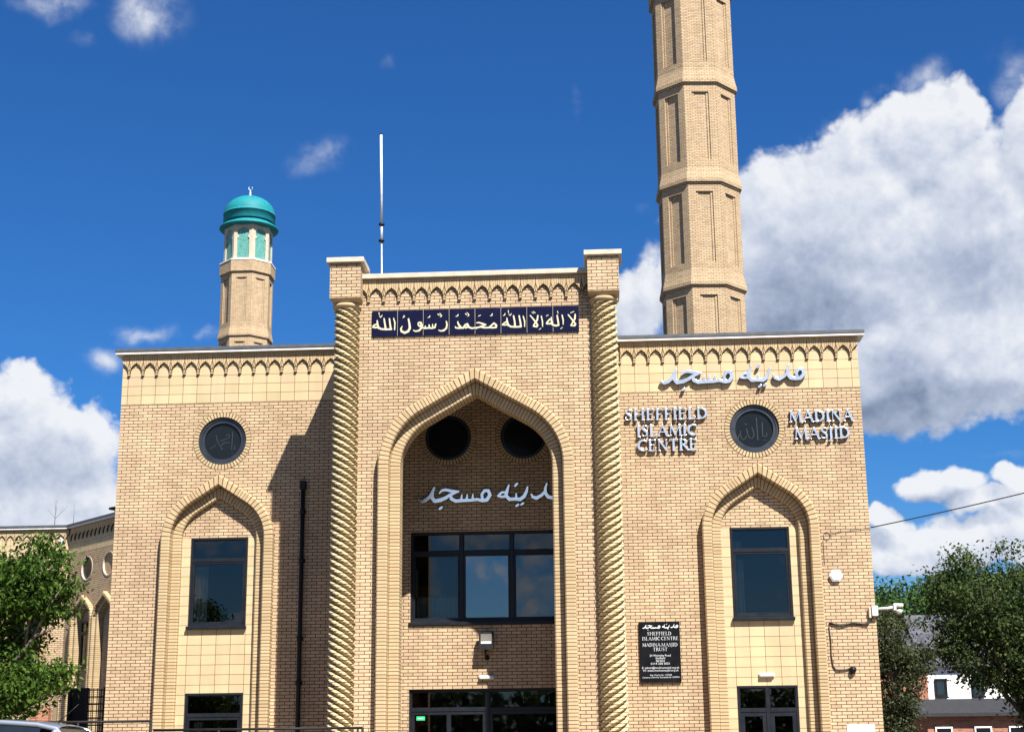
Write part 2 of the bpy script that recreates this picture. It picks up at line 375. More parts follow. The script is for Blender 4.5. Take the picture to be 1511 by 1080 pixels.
    def build(s, name, material, parent=None, base=None, uv=True):
        b = BASE[parent.name] if parent is not None else Vector(base or (0, 0, 0))
        me = bpy.data.meshes.new(name)
        me.from_pydata([(x-b.x, y-b.y, z-b.z) for x, y, z in s.v], [], s.f); me.update()
        if any(s.sm): me.polygons.foreach_set('use_smooth', s.sm)
        me.materials.append(MATS[material])
        if uv: auto_uv(me)
        o = put(bpy.data.objects.new(name, me), parent)
        if parent is None: o.location = b
        BASE[o.name] = b
        return o
def flat_mesh(splines, half, bevel=0.0):
    """fill closed outlines (x, z) with even-odd holes, give them thickness 2*half in y"""
    cu = bpy.data.curves.new('outline', 'CURVE'); cu.dimensions = '2D'; cu.fill_mode = 'BOTH'; cu.extrude = half
    if bevel: cu.bevel_depth = bevel; cu.bevel_resolution = 1; cu.offset = -bevel
    for pts in splines:
        sp = cu.splines.new('POLY'); sp.points.add(len(pts)-1); sp.use_cyclic_u = True
        for i, (x, z) in enumerate(pts): sp.points[i].co = (x, z, 0, 1)
    o = bpy.data.objects.new('outline', cu); COL.objects.link(o)
    dg = bpy.context.evaluated_depsgraph_get(); ev = o.evaluated_get(dg); me = ev.to_mesh()
    vs = [(v.co.x, -v.co.z, v.co.y) for v in me.vertices]; fs = [tuple(p.vertices) for p in me.polygons]
    ev.to_mesh_clear(); bpy.data.objects.remove(o); bpy.data.curves.remove(cu)
    return vs, fs
def plate(mb, splines, y0, y1):
    vs, fs = flat_mesh(splines, abs(y1-y0)/2); ym = (y0+y1)/2
    return mb.add([(x, y+ym, z) for x, y, z in vs], fs)
def rect(x0, x1, z0, z1): return [(x0, z0), (x1, z0), (x1, z1), (x0, z1)]
def circ(cx, cz, r, k=56): return [(cx+r*math.cos(2*math.pi*i/k), cz+r*math.sin(2*math.pi*i/k)) for i in range(k)]
MADINA=[[(.497,.251,.021),(.458,.135,.036),(.427,.005,.041),(.51,-.08,.041),(.623,-.073,.038),(.76,-.086,.043),(.851,-.019,.041),(.907,.097,.036),(.93,.195,.023)],[(.431,.083,.029),(.331,.086,.029),(.246,.005,.028),(.326,-.018,.029),(.426,-.008,.03)],[(.667,.046,.02),(.661,-.074,.03)],[(.646,.234,.028),(.691,.28,.028)],[(.665,-.24,.025),(.709,-.21,.03)],[(.779,-.211,.025),(.823,-.181,.03)],[(1.38,.272,.021),(1.344,.163,.031),(1.342,.046,.038),(1.412,-.046,.041),(1.523,-.067,.038),(1.636,-.052,.043),(1.729,.049,.041),(1.698,.154,.036),(1.612,.169,.031),(1.544,.08,.036),(1.567,-.037,.033)],[(1.339,.086,.033),(1.252,-.003,.038),(1.136,-.065,.041),(1.05,-.037,.033),(1.016,.029,.02)]]
MASJID=[[(-1.245,.226,.025),(-1.284,.128,.036),(-1.343,.025,.036),(-1.435,-.056,.041),(-1.537,-.095,.036),(-1.611,-.051,.023)],[(-1.286,.089,.03),(-1.295,-.015,.041),(-1.234,-.087,.046),(-1.095,-.065,.046),(-.967,-.011,.041),(-.877,.052,.036),(-.761,.101,.031),(-.672,.13,.02)],[(-1.127,.093,.018),(-1.061,.161,.03),(-.973,.172,.036),(-.848,.143,.036),(-.672,.13,.02)],[(-1.116,-.272,.028),(-1.071,-.237,.029)],[(-.864,.052,.03),(-.843,-.045,.041),(-.744,-.094,.041),(-.543,-.084,.038),(-.392,-.083,.036),(-.241,-.066,.036),(-.117,-.1,.038),(-.016,-.082,.043),(.057,.028,.041),(.019,.133,.038),(-.069,.135,.036),(-.135,.046,.033),(-.12,-.064,.036)],[(-.6,.045,.018),(-.612,-.059,.03)],[(-.474,.05,.017),(-.487,-.062,.03)],[(-.341,.051,.018),(-.351,-.066,.03)]]
BANNER=[[(-1.804,11.151,.012),(-1.774,11.044,.015),(-1.78,10.887,.012)],[(-1.898,11.144,.016),(-1.883,11.03,.019),(-1.865,10.907,.02)],[(-2.016,11.148,.015),(-1.998,11.033,.019),(-1.977,10.91,.02)],[(-1.853,10.903,.02),(-1.963,10.901,.02),(-2.082,10.913,.02),(-2.142,10.958,.02)],[(-2.169,11.108,.014),(-2.159,11.02,.02),(-2.136,10.932,.02)],[(-2.168,11.029,.017),(-2.236,11.005,.019),(-2.266,10.962,.017),(-2.209,10.948,.019),(-2.15,10.959,.019)],[(-2.134,11.292,.009),(-2.123,11.239,.008)],[(-2.119,11.212,.008),(-2.093,11.18,.01),(-2.065,11.211,.008),(-2.06,11.232,.007)],[(-1.473,11.124,.019),(-1.452,11.018,.02),(-1.441,10.912,.024),(-1.48,10.844,.025),(-1.556,10.811,.027),(-1.627,10.848,.024),(-1.641,10.909,.017),(-1.611,10.961,.01)],[(-1.601,11.159,.008),(-1.575,11.17,.01),(-1.562,11.196,.012),(-1.584,11.206,.008)],[(-1.253,11.03,.017),(-1.202,11.037,.02),(-1.176,10.984,.02),(-1.227,10.95,.017),(-1.261,10.995,.015)],[(-1.176,10.984,.02),(-1.184,10.914,.02),(-1.235,10.854,.02),(-1.311,10.839,.017),(-1.362,10.861,.012)],[(-1.176,10.914,.015),(-1.1,10.903,.019),(-1.015,10.909,.019),(-.956,10.899,.019),(-.889,10.914,.019),(-.867,10.993,.014)],[(-1.016,10.979,.012),(-1.007,10.909,.017)],[(-.939,10.986,.012),(-.934,10.907,.017)],[(-1.1,10.955,.01),(-1.1,10.912,.014)],[(-1.046,11.143,.007),(-1.008,11.154,.01),(-.999,11.18,.012)],[(-.635,11.047,.014),(-.618,10.977,.017),(-.635,10.89,.02),(-.694,10.839,.02),(-.762,10.832,.015),(-.804,10.851,.01)],[(-.822,11.219,.011),(-.793,11.195,.01)],[(-.779,11.235,.008),(-.754,11.2,.01),(-.737,11.173,.01),(-.771,11.153,.007)],[(-.382,11.031,.014),(-.365,10.97,.019),(-.323,10.916,.02),(-.349,10.885,.02),(-.425,10.893,.015),(-.438,10.919,.01)],[(-.424,11.155,.007),(-.385,11.163,.01),(-.373,11.194,.012)],[(-.323,10.89,.02),(-.256,10.888,.02),(-.222,10.948,.019),(-.171,10.973,.022),(-.146,10.92,.022),(-.205,10.887,.019)],[(-.146,10.902,.02),(-.071,10.874,.02),(-.003,10.881,.017),(.03,10.871,.017)],[(-.213,11.21,.01),(-.184,11.183,.01)],[(-.179,11.236,.008),(-.145,11.2,.01),(-.134,11.173,.01),(-.162,11.148,.007)],[(.03,10.993,.011),(.082,11.0,.016),(.164,10.973,.018),(.237,10.945,.015)],[(.237,10.945,.015),(.163,10.922,.016),(.081,10.89,.018),(.003,10.884,.016)],[(.114,10.898,.016),(.212,10.878,.018),(.31,10.881,.018),(.368,10.933,.017),(.417,10.974,.02),(.47,10.93,.02),(.465,10.88,.018),(.392,10.873,.017),(.31,10.881,.016)],[(.075,11.145,.008),(.124,11.169,.008)],[(.336,11.146,.007),(.374,11.153,.01),(.382,11.191,.011)],[(1.063,11.117,.013),(1.094,10.997,.015),(1.092,10.879,.011)],[(.973,11.128,.016),(.996,11.0,.018),(1.011,10.89,.02)],[(.851,11.131,.016),(.874,11.003,.018),(.881,10.893,.02)],[(1.011,10.881,.02),(.897,10.876,.02),(.783,10.888,.02),(.735,10.931,.018)],[(.703,11.085,.011),(.711,11.008,.018),(.734,10.914,.02)],[(.703,11.008,.016),(.637,10.968,.016),(.604,10.935,.015),(.669,10.928,.016),(.727,10.94,.015)],[(.622,11.143,.007),(.655,11.154,.01),(.664,11.188,.01)],[(.735,11.262,.008),(.742,11.202,.008)],[(.745,11.168,.008),(.778,11.142,.008),(.802,11.184,.008)],[(1.218,11.129,.013),(1.274,11.06,.015),(1.338,10.973,.018),(1.378,10.905,.018),(1.361,10.871,.02),(1.288,10.882,.018),(1.305,10.932,.015),(1.371,11.023,.018),(1.386,11.124,.015)],[(1.256,11.205,.008),(1.292,11.17,.008)],[(1.284,11.221,.007),(1.328,11.186,.01)],[(1.462,11.105,.013),(1.485,10.986,.014),(1.486,10.868,.011)],[(1.409,10.802,.008),(1.45,10.832,.008)],[(1.648,11.032,.015),(1.59,10.966,.016),(1.573,10.933,.015),(1.638,10.928,.016),(1.687,10.938,.016)],[(1.681,11.074,.011),(1.683,10.997,.018),(1.703,10.904,.02),(1.775,10.88,.02),(1.837,10.892,.02)],[(1.809,11.112,.015),(1.826,10.993,.018),(1.838,10.9,.018)],[(1.817,11.214,.008),(1.832,11.154,.007)],[(1.568,11.106,.008),(1.617,11.131,.008)],[(1.918,11.118,.013),(1.94,11.007,.015),(1.938,10.906,.011)],[(1.88,10.809,.008),(1.921,10.835,.008)],[(2.053,11.122,.013),(2.104,11.053,.014),(2.167,10.967,.018),(2.206,10.907,.02),(2.189,10.868,.018),(2.108,10.876,.016),(2.134,10.925,.014),(2.197,11.025,.018),(2.206,11.126,.015)],[(2.106,11.163,.008),(2.18,11.195,.008)]]
YALLAH=[[(.065,.269,.008),(.078,-.256,.008)],[(.197,.158,.008),(.193,-.165,.008)],[(.282,-.087,.007),(.292,-.154,.006),(.251,-.187,.007),(.213,-.152,.007)],[(.205,-.266,.009),(.21,-.266,.009)],[(.253,-.263,.009),(.259,-.263,.009)],[(-.051,.056,.008),(-.017,-.053,.008),(-.009,-.16,.008),(-.064,-.22,.007),(-.116,-.205,.008),(-.156,-.09,.008),(-.17,.018,.008)],[(-.179,-.156,.008),(-.208,-.209,.008),(-.261,-.242,.007),(-.305,-.207,.008),(-.319,-.086,.008),(-.31,-.019,.008)],[(-.378,-.219,.008),(-.344,-.112,.008)],[(-.204,.141,.007),(-.179,.113,.007),(-.151,.139,.006)]]
YAMUH=[[(.219,.225,.008),(.213,-.008,.009),(.207,-.199,.008)],[(.284,-.092,.008),(.281,-.187,.008),(.247,-.187,.008)],[(.223,-.282,.009),(.229,-.282,.009)],[(-.174,.152,.009),(-.141,.0,.008),(-.068,-.111,.008),(-.011,-.181,.008),(-.052,-.183,.008)],[(-.311,-.174,.008),(-.178,-.081,.008)],[(-.073,.012,.008),(.034,.051,.008),(.142,.09,.008),(.139,.158,.009),(.084,.173,.009),(.045,.119,.008)],[(-.042,-.098,.009),(.01,-.031,.008),(.16,-.027,.008)]]
# ------------------------------------------------------------------ lettering: pen strokes -> clean outlines
def contours(strokes, res):
    """strokes: lists of (x, z, radius); returns closed outlines of their union"""
    segs = []
    for st in strokes:
        if len(st) == 1: st = [st[0], st[0]]
        segs += [(st[i], st[i+1]) for i in range(len(st)-1)]
    P = np.array([p for st in strokes for p in st]); m = P[:, 2].max()+3*res
    x0, z0 = P[:, 0].min()-m, P[:, 1].min()-m
    nx = int((P[:, 0].max()+m-x0)/res)+2; nz = int((P[:, 1].max()+m-z0)/res)+2
    X, Z = np.meshgrid(x0+np.arange(nx)*res, z0+np.arange(nz)*res)
    D = np.full(X.shape, 9.0)
    for a, b in segs:
        dx, dz = b[0]-a[0], b[1]-a[1]; L = dx*dx+dz*dz
        t = np.clip(((X-a[0])*dx+(Z-a[1])*dz)/L, 0, 1) if L > 1e-12 else np.zeros_like(X)
        D = np.minimum(D, np.hypot(X-a[0]-t*dx, Z-a[1]-t*dz)-(a[2]+(b[2]-a[2])*t))
    S = D < 0; nxt = {}
    code = S[:-1, :-1]*1 + S[:-1, 1:]*2 + S[1:, 1:]*4 + S[1:, :-1]*8
    tab = {1: [(3, 0)], 2: [(0, 1)], 3: [(3, 1)], 4: [(1, 2)], 5: [(3, 2), (1, 0)], 6: [(0, 2)], 7: [(3, 2)], 8: [(2, 3)], 9: [(2, 0)], 10: [(0, 3), (2, 1)], 11: [(2, 1)], 12: [(1, 3)], 13: [(1, 0)], 14: [(0, 3)]}
    pt = {}
    def edge(i, j, e):
        k = (i, j, 0) if e == 0 else (i, j+1, 1) if e == 1 else (i+1, j, 0) if e == 2 else (i, j, 1)
        if k not in pt:
            i0, j0, h = k; a = D[i0, j0]; b = D[i0, j0+1] if h == 0 else D[i0+1, j0]; t = a/(a-b)
            pt[k] = (x0+(j0+(t if h == 0 else 0))*res, z0+(i0+(t if h else 0))*res)
        return k
    for i, j in np.argwhere((code > 0) & (code < 15)):
        for a, b in tab[int(code[i, j])]: nxt[edge(i, j, a)] = edge(i, j, b)
    out = []
    while nxt:
        k0, k = nxt.popitem(); loop = [pt[k0]]
        while k != k0: loop.append(pt[k]); k = nxt.pop(k)
        keep = [loop[i] for i in range(len(loop)) if i % 2 == 0] if len(loop) > 24 else loop
        if len(keep) > 4: out.append(keep)
    return out
def pen(strokes, res, y0, y1, dx=0, dz=0, s=1.0, bevel=0.0, mb=None):
    mb = mb or MB()
    st = [[(dx+p[0]*s, dz+p[1]*s, p[2]*s) for p in k] for k in strokes]
    vs, fs = flat_mesh(contours(st, res), abs(y1-y0)/2, bevel); ym = (y0+y1)/2
    return mb.add([(x, y+ym, z) for x, y, z in vs], fs)
def _sf(x, z, l=.13): return [(x-l, z, .022), (x+l, z, .022)]
def _st(x, a=0.0, b=1.0, r=.072): return [(x, a+.02, r), (x, b-.02, r)]
def _arc(cx, cz, rx, rz, a0, a1, w0, w1, n=9, wm=None):
    o = []
    for i in range(n+1):
        t = i/n; a = rad(a0+(a1-a0)*t)
        w = w0+(w1-w0)*t if wm is None else (w0*(1-t)+w1*t)*(1-math.sin(math.pi*t))+wm*math.sin(math.pi*t)
        o.append((cx+rx*math.cos(a), cz+rz*math.sin(a), w))
    return o
th, tk = .030, .072
GLYPH = {
 'I': (.40, [_st(.2), _sf(.2, .02), _sf(.2, .98)]),
 'H': (.98, [_st(.2), _st(.78), _sf(.2, .02), _sf(.2, .98), _sf(.78, .02), _sf(.78, .98), [(.2, .52, th), (.78, .52, th)]]),
 'E': (.74, [_st(.2), _sf(.16, .02), _sf(.16, .98), [(.2, .97, th), (.6, .97, th)], [(.6, .97, th), (.62, .82, .022)], [(.2, .53, th), (.5, .53, th)], [(.5, .44, .022), (.5, .62, .022)], [(.2, .03, th), (.62, .03, th)], [(.62, .03, th), (.67, .2, .022)]]),
 'F': (.68, [_st(.2), _sf(.2, .02), _sf(.16, .98), [(.2, .97, th), (.58, .97, th)], [(.58, .97, th), (.61, .82, .022)], [(.2, .51, th), (.48, .51, th)], [(.48, .42, .022), (.48, .6, .022)]]),
 'L': (.70, [_st(.2), _sf(.16, .02), _sf(.2, .98), [(.2, .03, th), (.6, .03, th)], [(.6, .03, th), (.65, .2, .022)]]),
 'D': (.96, [_st(.2), _sf(.16, .02), _sf(.16, .98), _arc(.3, .5, .5, .47, 90, -90, th, th, 14, .08), [(.2, .97, th), (.3, .97, th)], [(.2, .03, th), (.3, .03, th)]]),
 'S': (.66, [[(.53, .78, .022), (.50, .90, th), (.38, .965, th), (.23, .94, .045), (.145, .82, .06), (.16, .68, .07), (.30, .55, .075), (.45, .43, .075), (.52, .28, .065), (.48, .12, .05), (.34, .035, th), (.20, .045, th), (.12, .12, th), (.10, .25, .022)], [(.53, .78, .022), (.53, .97, .02)], [(.10, .03, .02), (.10, .25, .02)]]),
 'A': (.96, [[(.12, .02, th), (.48, 1.0, th)], [(.46, .98, .06), (.84, .03, .075)], [(.24, .36, th), (.70, .36, th)], _sf(.12, .02, .11), _sf(.84, .02, .12)]),
 'M': (1.16, [[(.15, .02, th), (.24, .98, .04)], [(.24, .96, .06), (.57, .08, .06)], [(.57, .05, th), (.93, .98, th)], [(.93, .97, .07), (1.0, .03, .072)], _sf(.15, .02, .11), _sf(1.0, .02, .13), _sf(.20, .98, .08), _sf(.96, .98, .08)]),
 'C': (.88, [_arc(.52, .5, .40, .46, 48, 312, th, th, 16, .085), [(.80, .98, .02), (.80, .76, .022)]]),
 'N': (1.0, [[(.2, .02, th), (.2, .98, th)], [(.2, .97, .065), (.8, .05, .065)], [(.8, .02, th), (.8, .98, th)], _sf(.2, .02, .11), _sf(.15, .98, .09), _sf(.8, .98, .11)]),
 'T': (.82, [_st(.41), _sf(.41, .02), [(.08, .965, th), (.74, .965, th)], [(.08, .965, th), (.06, .8, .022)], [(.74, .965, th), (.76, .8, .022)]]),
 'R': (.84, [_st(.2), _sf(.2, .02), _sf(.16, .98), _arc(.34, .745, .27, .22, 90, -90, th, th, 9, .075), [(.2, .965, th), (.34, .965, th)], [(.2, .525, th), (.34, .525, th)], [(.38, .52, .06), (.78, .03, .07)], _sf(.80, .02, .09)]),
 'J': (.40, [[(.2, .96, tk), (.2, .05, tk), (.16, -.12, .055), (.06, -.22, .035), (-.02, -.22, .03)], _sf(.2, .98)]),
 'U': (.98, [[(.2, .97, tk), (.2, .35, tk), (.26, .14, .06), (.44, .035, .035), (.62, .09, th), (.74, .25, th), (.78, .45, th), (.78, .97, th)], _sf(.2, .98), _sf(.78, .98, .11)]),
}
def word_width(w): return sum(GLYPH[c][0] if c != ' ' else .45 for c in w)
def raised_letter(strokes, res, dx, dz, s, y_back, y_front, parent, name):
    """built-up letter: bright face a little proud of its darker return"""
    o = pen(strokes, res, y_back, y_front, dx, dz, s).build(name, 'steel_side', parent, uv=False)
    pen([[(p[0], p[1], p[2]*1.02) for p in k] for k in strokes], res, y_front-.008, y_front-.0005, dx, dz, s, bevel=.004).build('face', 'steel', o, uv=False)
    return o
def word_letters(word, cx, z, h, width, parent, y_back, y_front):
    k = width/word_width(word); x = cx-width/2
    for c in word:
        adv, st = GLYPH[c]
        # squeeze in x, keep the height
        st2 = [[(p[0]*k/h, p[1], p[2]*1.28) for p in q] for q in st]
        raised_letter(st2, h/46, x, z, h, y_back, y_front, parent, 'letter')
        x += adv*k
def text_mesh(body, cx, z, size, y, mb, squeeze=None):
    cu = bpy.data.curves.new('text', 'FONT'); cu.body = body; cu.size = size; cu.align_x = 'CENTER'; cu.extrude = .001; cu.resolution_u = 3
    o = bpy.data.objects.new('text', cu); COL.objects.link(o)
    dg = bpy.context.evaluated_depsgraph_get(); ev = o.evaluated_get(dg); me = ev.to_mesh()
    xs = [v.co.x for v in me.vertices]; k = 1.0
    if squeeze and xs: k = squeeze/(max(xs)-min(xs))
    mb.add([(cx+v.co.x*k, y-v.co.z, z+v.co.y) for v in me.vertices], [tuple(p.vertices) for p in me.polygons])
    ev.to_mesh_clear(); bpy.data.objects.remove(o); bpy.data.curves.remove(cu)

# ------------------------------------------------------------------ pointed arches of brick
class Arch:
    """half span a, arc radius r, straight haunches leaning th degrees; springs at z0, centred on x = cx"""
    def __init__(s, cx, a, r, th, z0): s.cx, s.a, s.r, s.th, s.z0 = cx, a, r, rad(th), z0
    def off(s, o): return Arch(s.cx, s.a+o, s.r+o, math.degrees(s.th), s.z0)
    @property
    def h(s): return ((s.a-s.r)*math.cos(s.th)+s.r)/math.sin(s.th)
    def lens(s, zb):
        e = (s.a-s.r+s.r*math.cos(s.th), s.r*math.sin(s.th))
        return s.z0-zb, s.r*s.th, math.hypot(e[0], s.h-e[1])
    def at(s, t, zb):
        """point and outward direction on the right half at arc length t above zb"""
        l0, l1, l2 = s.lens(zb)
        if t <= l0: return (s.a, zb+t), (1, 0)
        if t <= l0+l1:
            q = (t-l0)/s.r; return (s.a-s.r+s.r*math.cos(q), s.z0+s.r*math.sin(q)), (math.cos(q), math.sin(q))
        q = (t-l0-l1); e = (s.a-s.r+s.r*math.cos(s.th), s.z0+s.r*math.sin(s.th)); n = (math.cos(s.th), math.sin(s.th))
        fan = .32; w = max(0, (q-(l2-fan))/fan); m = (n[0]*(1-w), n[1]*(1-w)+w/n[1])
        return (e[0]-n[1]*q, e[1]+n[0]*q), m
    def outline(s, zb, n=14):
        l0, l1, l2 = s.lens(zb); R = [s.at(0, zb)[0]]+[s.at(l0+l1*i/n, zb)[0] for i in range(n+1)]
        R = [(x, z) for x, z in R]+[(0, s.z0+s.h)]
        return [(s.cx+x, z) for x, z in R]+[(s.cx-x, z) for x, z in R[-2::-1]]
    def blocks(s, mb, zb, prof, pitch=.075, gap=.0135, grow=0.0):
        """prof: closed section (offset from the intrados, y)"""
        L = sum(s.lens(zb)); n = round(L/pitch); p = L/n; k = len(prof)
        for i in range(n):
            sec = []
            jit = .004*(((i*7919) % 13)/13-.5)
            for t in (i*p+gap/2-grow, (i+1)*p-gap/2+grow):
                (x, z), (nx, nz) = s.at(max(0, min(L, t)), zb)
                sec.append([(x+nx*o, y+jit, z+nz*o) for o, y in prof])
            for sg in (1, -1):
                vs = [(s.cx+sg*x, y, z) for sc in sec for x, y, z in sc]
                fs = [(j, (j+1) % k, k+(j+1) % k, k+j) for j in range(k)]+[tuple(range(k))[::-1], tuple(range(k, 2*k))]
                if sg > 0: fs = [f[::-1] for f in fs]
                mb.add(vs, fs)
def order_profile(o0, o1, y_back, y_front, ch=.028):
    return [(o0, y_back), (o0, y_front+ch), (o0+ch, y_front), (o1-ch, y_front), (o1, y_front+ch), (o1, y_back)]
def grow_profile(o0, o1, y_back, y_front, d=.006):
    return [(o0+d, y_back), (o0+d, y_front+.03), (o0+.03, y_front+d), (o1-.03, y_front+d), (o1-d, y_front+.03), (o1-d, y_back)]
def arch_orders(arch, zb, orders, parent, xf=None):
    """orders: (offset0, offset1, y_back, y_front); one part per order, with its joints as a sub-part"""
    for o0, o1, yb, yf in orders:
        m = MB(xf); arch.blocks(m, zb, order_profile(o0, o1, yb, yf)); a = m.build('arch_moulding', 'buff_block', parent, uv=False)
        m = MB(xf); arch.blocks(m, zb, grow_profile(o0, o1, yb, yf), pitch=.15, gap=0, grow=.0); m.build('joint', 'joint', a, uv=False)
def roundel_ring(cx, cz, r0, r1, y0, y1, parent, xf=None):
    n = round(2*math.pi*(r0+r1)/2/.076); m = MB(xf); j = MB(xf); g = .27*2*math.pi/n/2
    for i in range(n):
        a0, a1 = 2*math.pi*i/n+g, 2*math.pi*(i+1)/n-g
        m.prism([(cx+r*math.cos(a), cz+r*math.sin(a)) for r, a in ((r0, a0), (r1, a0), (r1, a1), (r0, a1))], y0, y1)
    j.ringy(cx, cz, r0+.004, r1+.008, y0+.0055, y1)
    o = m.build('brick_ring', 'buff_block', parent, uv=False); j.build('joint', 'joint', o, uv=False)
def corbel_frieze(x0, x1, tip, top, yb, yf, parent, xf=None, phase=0.0, w=.3375):
    """row of little pointed brick arches; phase = x of one arch centre; clipped at x0 and x1"""
    H = top-tip; ins = [(.142, 0), (.139, .07), (.121, .138), (.082, .20), (0, .268)]
    q = [(w/2, 0), (w/2, .11), (w/2, .27), (.118, H), (.052, H), (0, H)]
    cells = [[ins[0], q[0], q[1], ins[1]], [ins[1], q[1], q[2], ins[2]], [ins[2], q[2], (w/2, H), q[3], ins[3]], [ins[3], q[3], q[4], (.041, .234)], [(.041, .234), q[4], q[5], ins[4]]]
    def shrink(poly, d):
        cx = sum(p[0] for p in poly)/len(poly); cz = sum(p[1] for p in poly)/len(poly); out = []
        for x, z in poly:
            l = math.hypot(x-cx, z-cz); out.append((x+(cx-x)*d/l, z+(cz-z)*d/l))
        return out
    m = MB(xf); j = MB(xf)
    n0 = math.floor((x0-phase)/w)-1; n1 = math.ceil((x1-phase)/w)+1
    for n in range(n0, n1+1):
        c = phase+n*w
        for sg in (1, -1):
            lo, hi = (c, c+w/2) if sg > 0 else (c-w/2, c)
            if hi > x1+.01 or lo < x0-.01: continue
            for k, cell in enumerate(cells):
                P = [(c+sg*x, tip+z) for x, z in shrink(cell, .0155)]
                m.prism(P, yf+.0015*((n*5+k*3+sg) % 3), yb)
                j.prism([(c+sg*x, tip+z) for x, z in cell], yf+.008, yb)
        for px in ((c+w/2),):
            if x0 < px-.07 and px+.07 < x1: m.prism(rect(px-.032, px+.032, tip-.03, tip-.002), yf, yb)
    o = m.build('corbel_frieze', 'buff_block', parent, uv=False); j.build('joint', 'joint', o, uv=False)
    return o

# ------------------------------------------------------------------ windows
def casement(parent, x0, x1, z0, z1, y, cols, trans, xf=None, name='window', pane_mat=None, sash=.045, sill=True, curtain=None, skip=()):
    """frame with mullions at fractions cols and transoms at heights trans; panes, sill and curtain are its sub-parts"""
    b = .055; d = .075; m = MB(xf)
    m.box(x0, x1, y-d, y+.02, z1-b, z1, .008); m.box(x0, x1, y-d, y+.02, z0, z0+b, .008)
    m.box(x0, x0+b, y-d+.002, y+.018, z0+b, z1-b, .008); m.box(x1-b, x1, y-d+.002, y+.018, z0+b, z1-b, .008)
    xs = [x0]+list(cols)+[x1]; zs = [z0]+list(trans)+[z1]
    for c in cols: m.box(c-.045, c+.045, y-d+.001, y+.019, z0+b, z1-b, .006)
    for t in trans:
        for i in range(len(xs)-1): m.box(xs[i]+.045, xs[i+1]-.045, y-d+.003, y+.017, t-.04, t+.04, .006)
    cells = []
    for i in range(len(xs)-1):
        for k in range(len(zs)-1):
            cells.append((i, k, xs[i]+(b if i == 0 else .045), xs[i+1]-(b if i == len(xs)-2 else .045), zs[k]+(b if k == 0 else .04), zs[k+1]-(b if k == len(zs)-2 else .04)))
    fr = m.build(name, 'dark_frame', parent)
    for i, k, a, c, e, f in cells:
        if k == len(zs)-2 and len(zs) > 2: s = .012
        else: s = sash
        sm = MB(xf)
        sm.box(a, c, y-d+.016, y+.012, f-s, f, .004); sm.box(a, c, y-d+.016, y+.012, e, e+s, .004)
        sm.box(a, a+s, y-d+.018, y+.010, e+s, f-s, .004); sm.box(c-s, c, y-d+.018, y+.010, e+s, f-s, .004)
        so = sm.build('sash', 'dark_frame', fr)
        pm = (pane_mat or {}).get((i, k), 'glass')
        MB(xf).box(a+s, c-s, y-.028, y-.020, e+s, f-s).build('pane', pm, fr)
    if sill:
        MB(xf).box(x0-.03, x1+.03, y-d-.10, y-d+.02, z0-.075, z0-.002, .008).build('sill', 'dark_frame', fr)
    if curtain:
        for (a, c, e, f) in curtain:
            cm = MB(xf); n = max(3, int((c-a)/.03))
            pts = [(a+(c-a)*i/n, y+.16+.018*math.sin(i*2.1)) for i in range(n+1)]
            vs = [(px, py, z) for z in (e, f) for px, py in pts]+[(px, py+.006, z) for z in (e, f) for px, py in pts]
            k = n+1; fs = [(i, i+1, k+i+1, k+i) for i in range(n)]+[(2*k+i+1, 2*k+i, 3*k+i, 3*k+i+1) for i in range(n)]
            cm.add(vs, fs).build('curtain', 'curtain', fr)
    return fr

# ------------------------------------------------------------------ ground
GZ = 0.7      # forecourt level; the road where the camera stands is at 0
def ground():
    m = MB(); ys = [-900, -60, -31, -22, 60, 250, 900]; zs = [0, 0, 0, GZ, GZ, GZ, GZ]; xs = [-900, -120, -40, 0, 40, 120, 900]
    vs = [(x, y, z) for y, z in zip(ys, zs) for x in xs]; n = len(xs)
    fs = [(j*n+i, j*n+i+1, (j+1)*n+i+1, (j+1)*n+i) for j in range(len(ys)-1) for i in range(n-1)]
    tag(m.add(vs, fs).build('ground', 'asphalt'), kind='structure')
    m = MB(); m.box(-24, 24, -12.6, -.001, GZ-.3, GZ+.12, .01); tag(m.build('pavement', 'paving'), kind='structure')
ground()

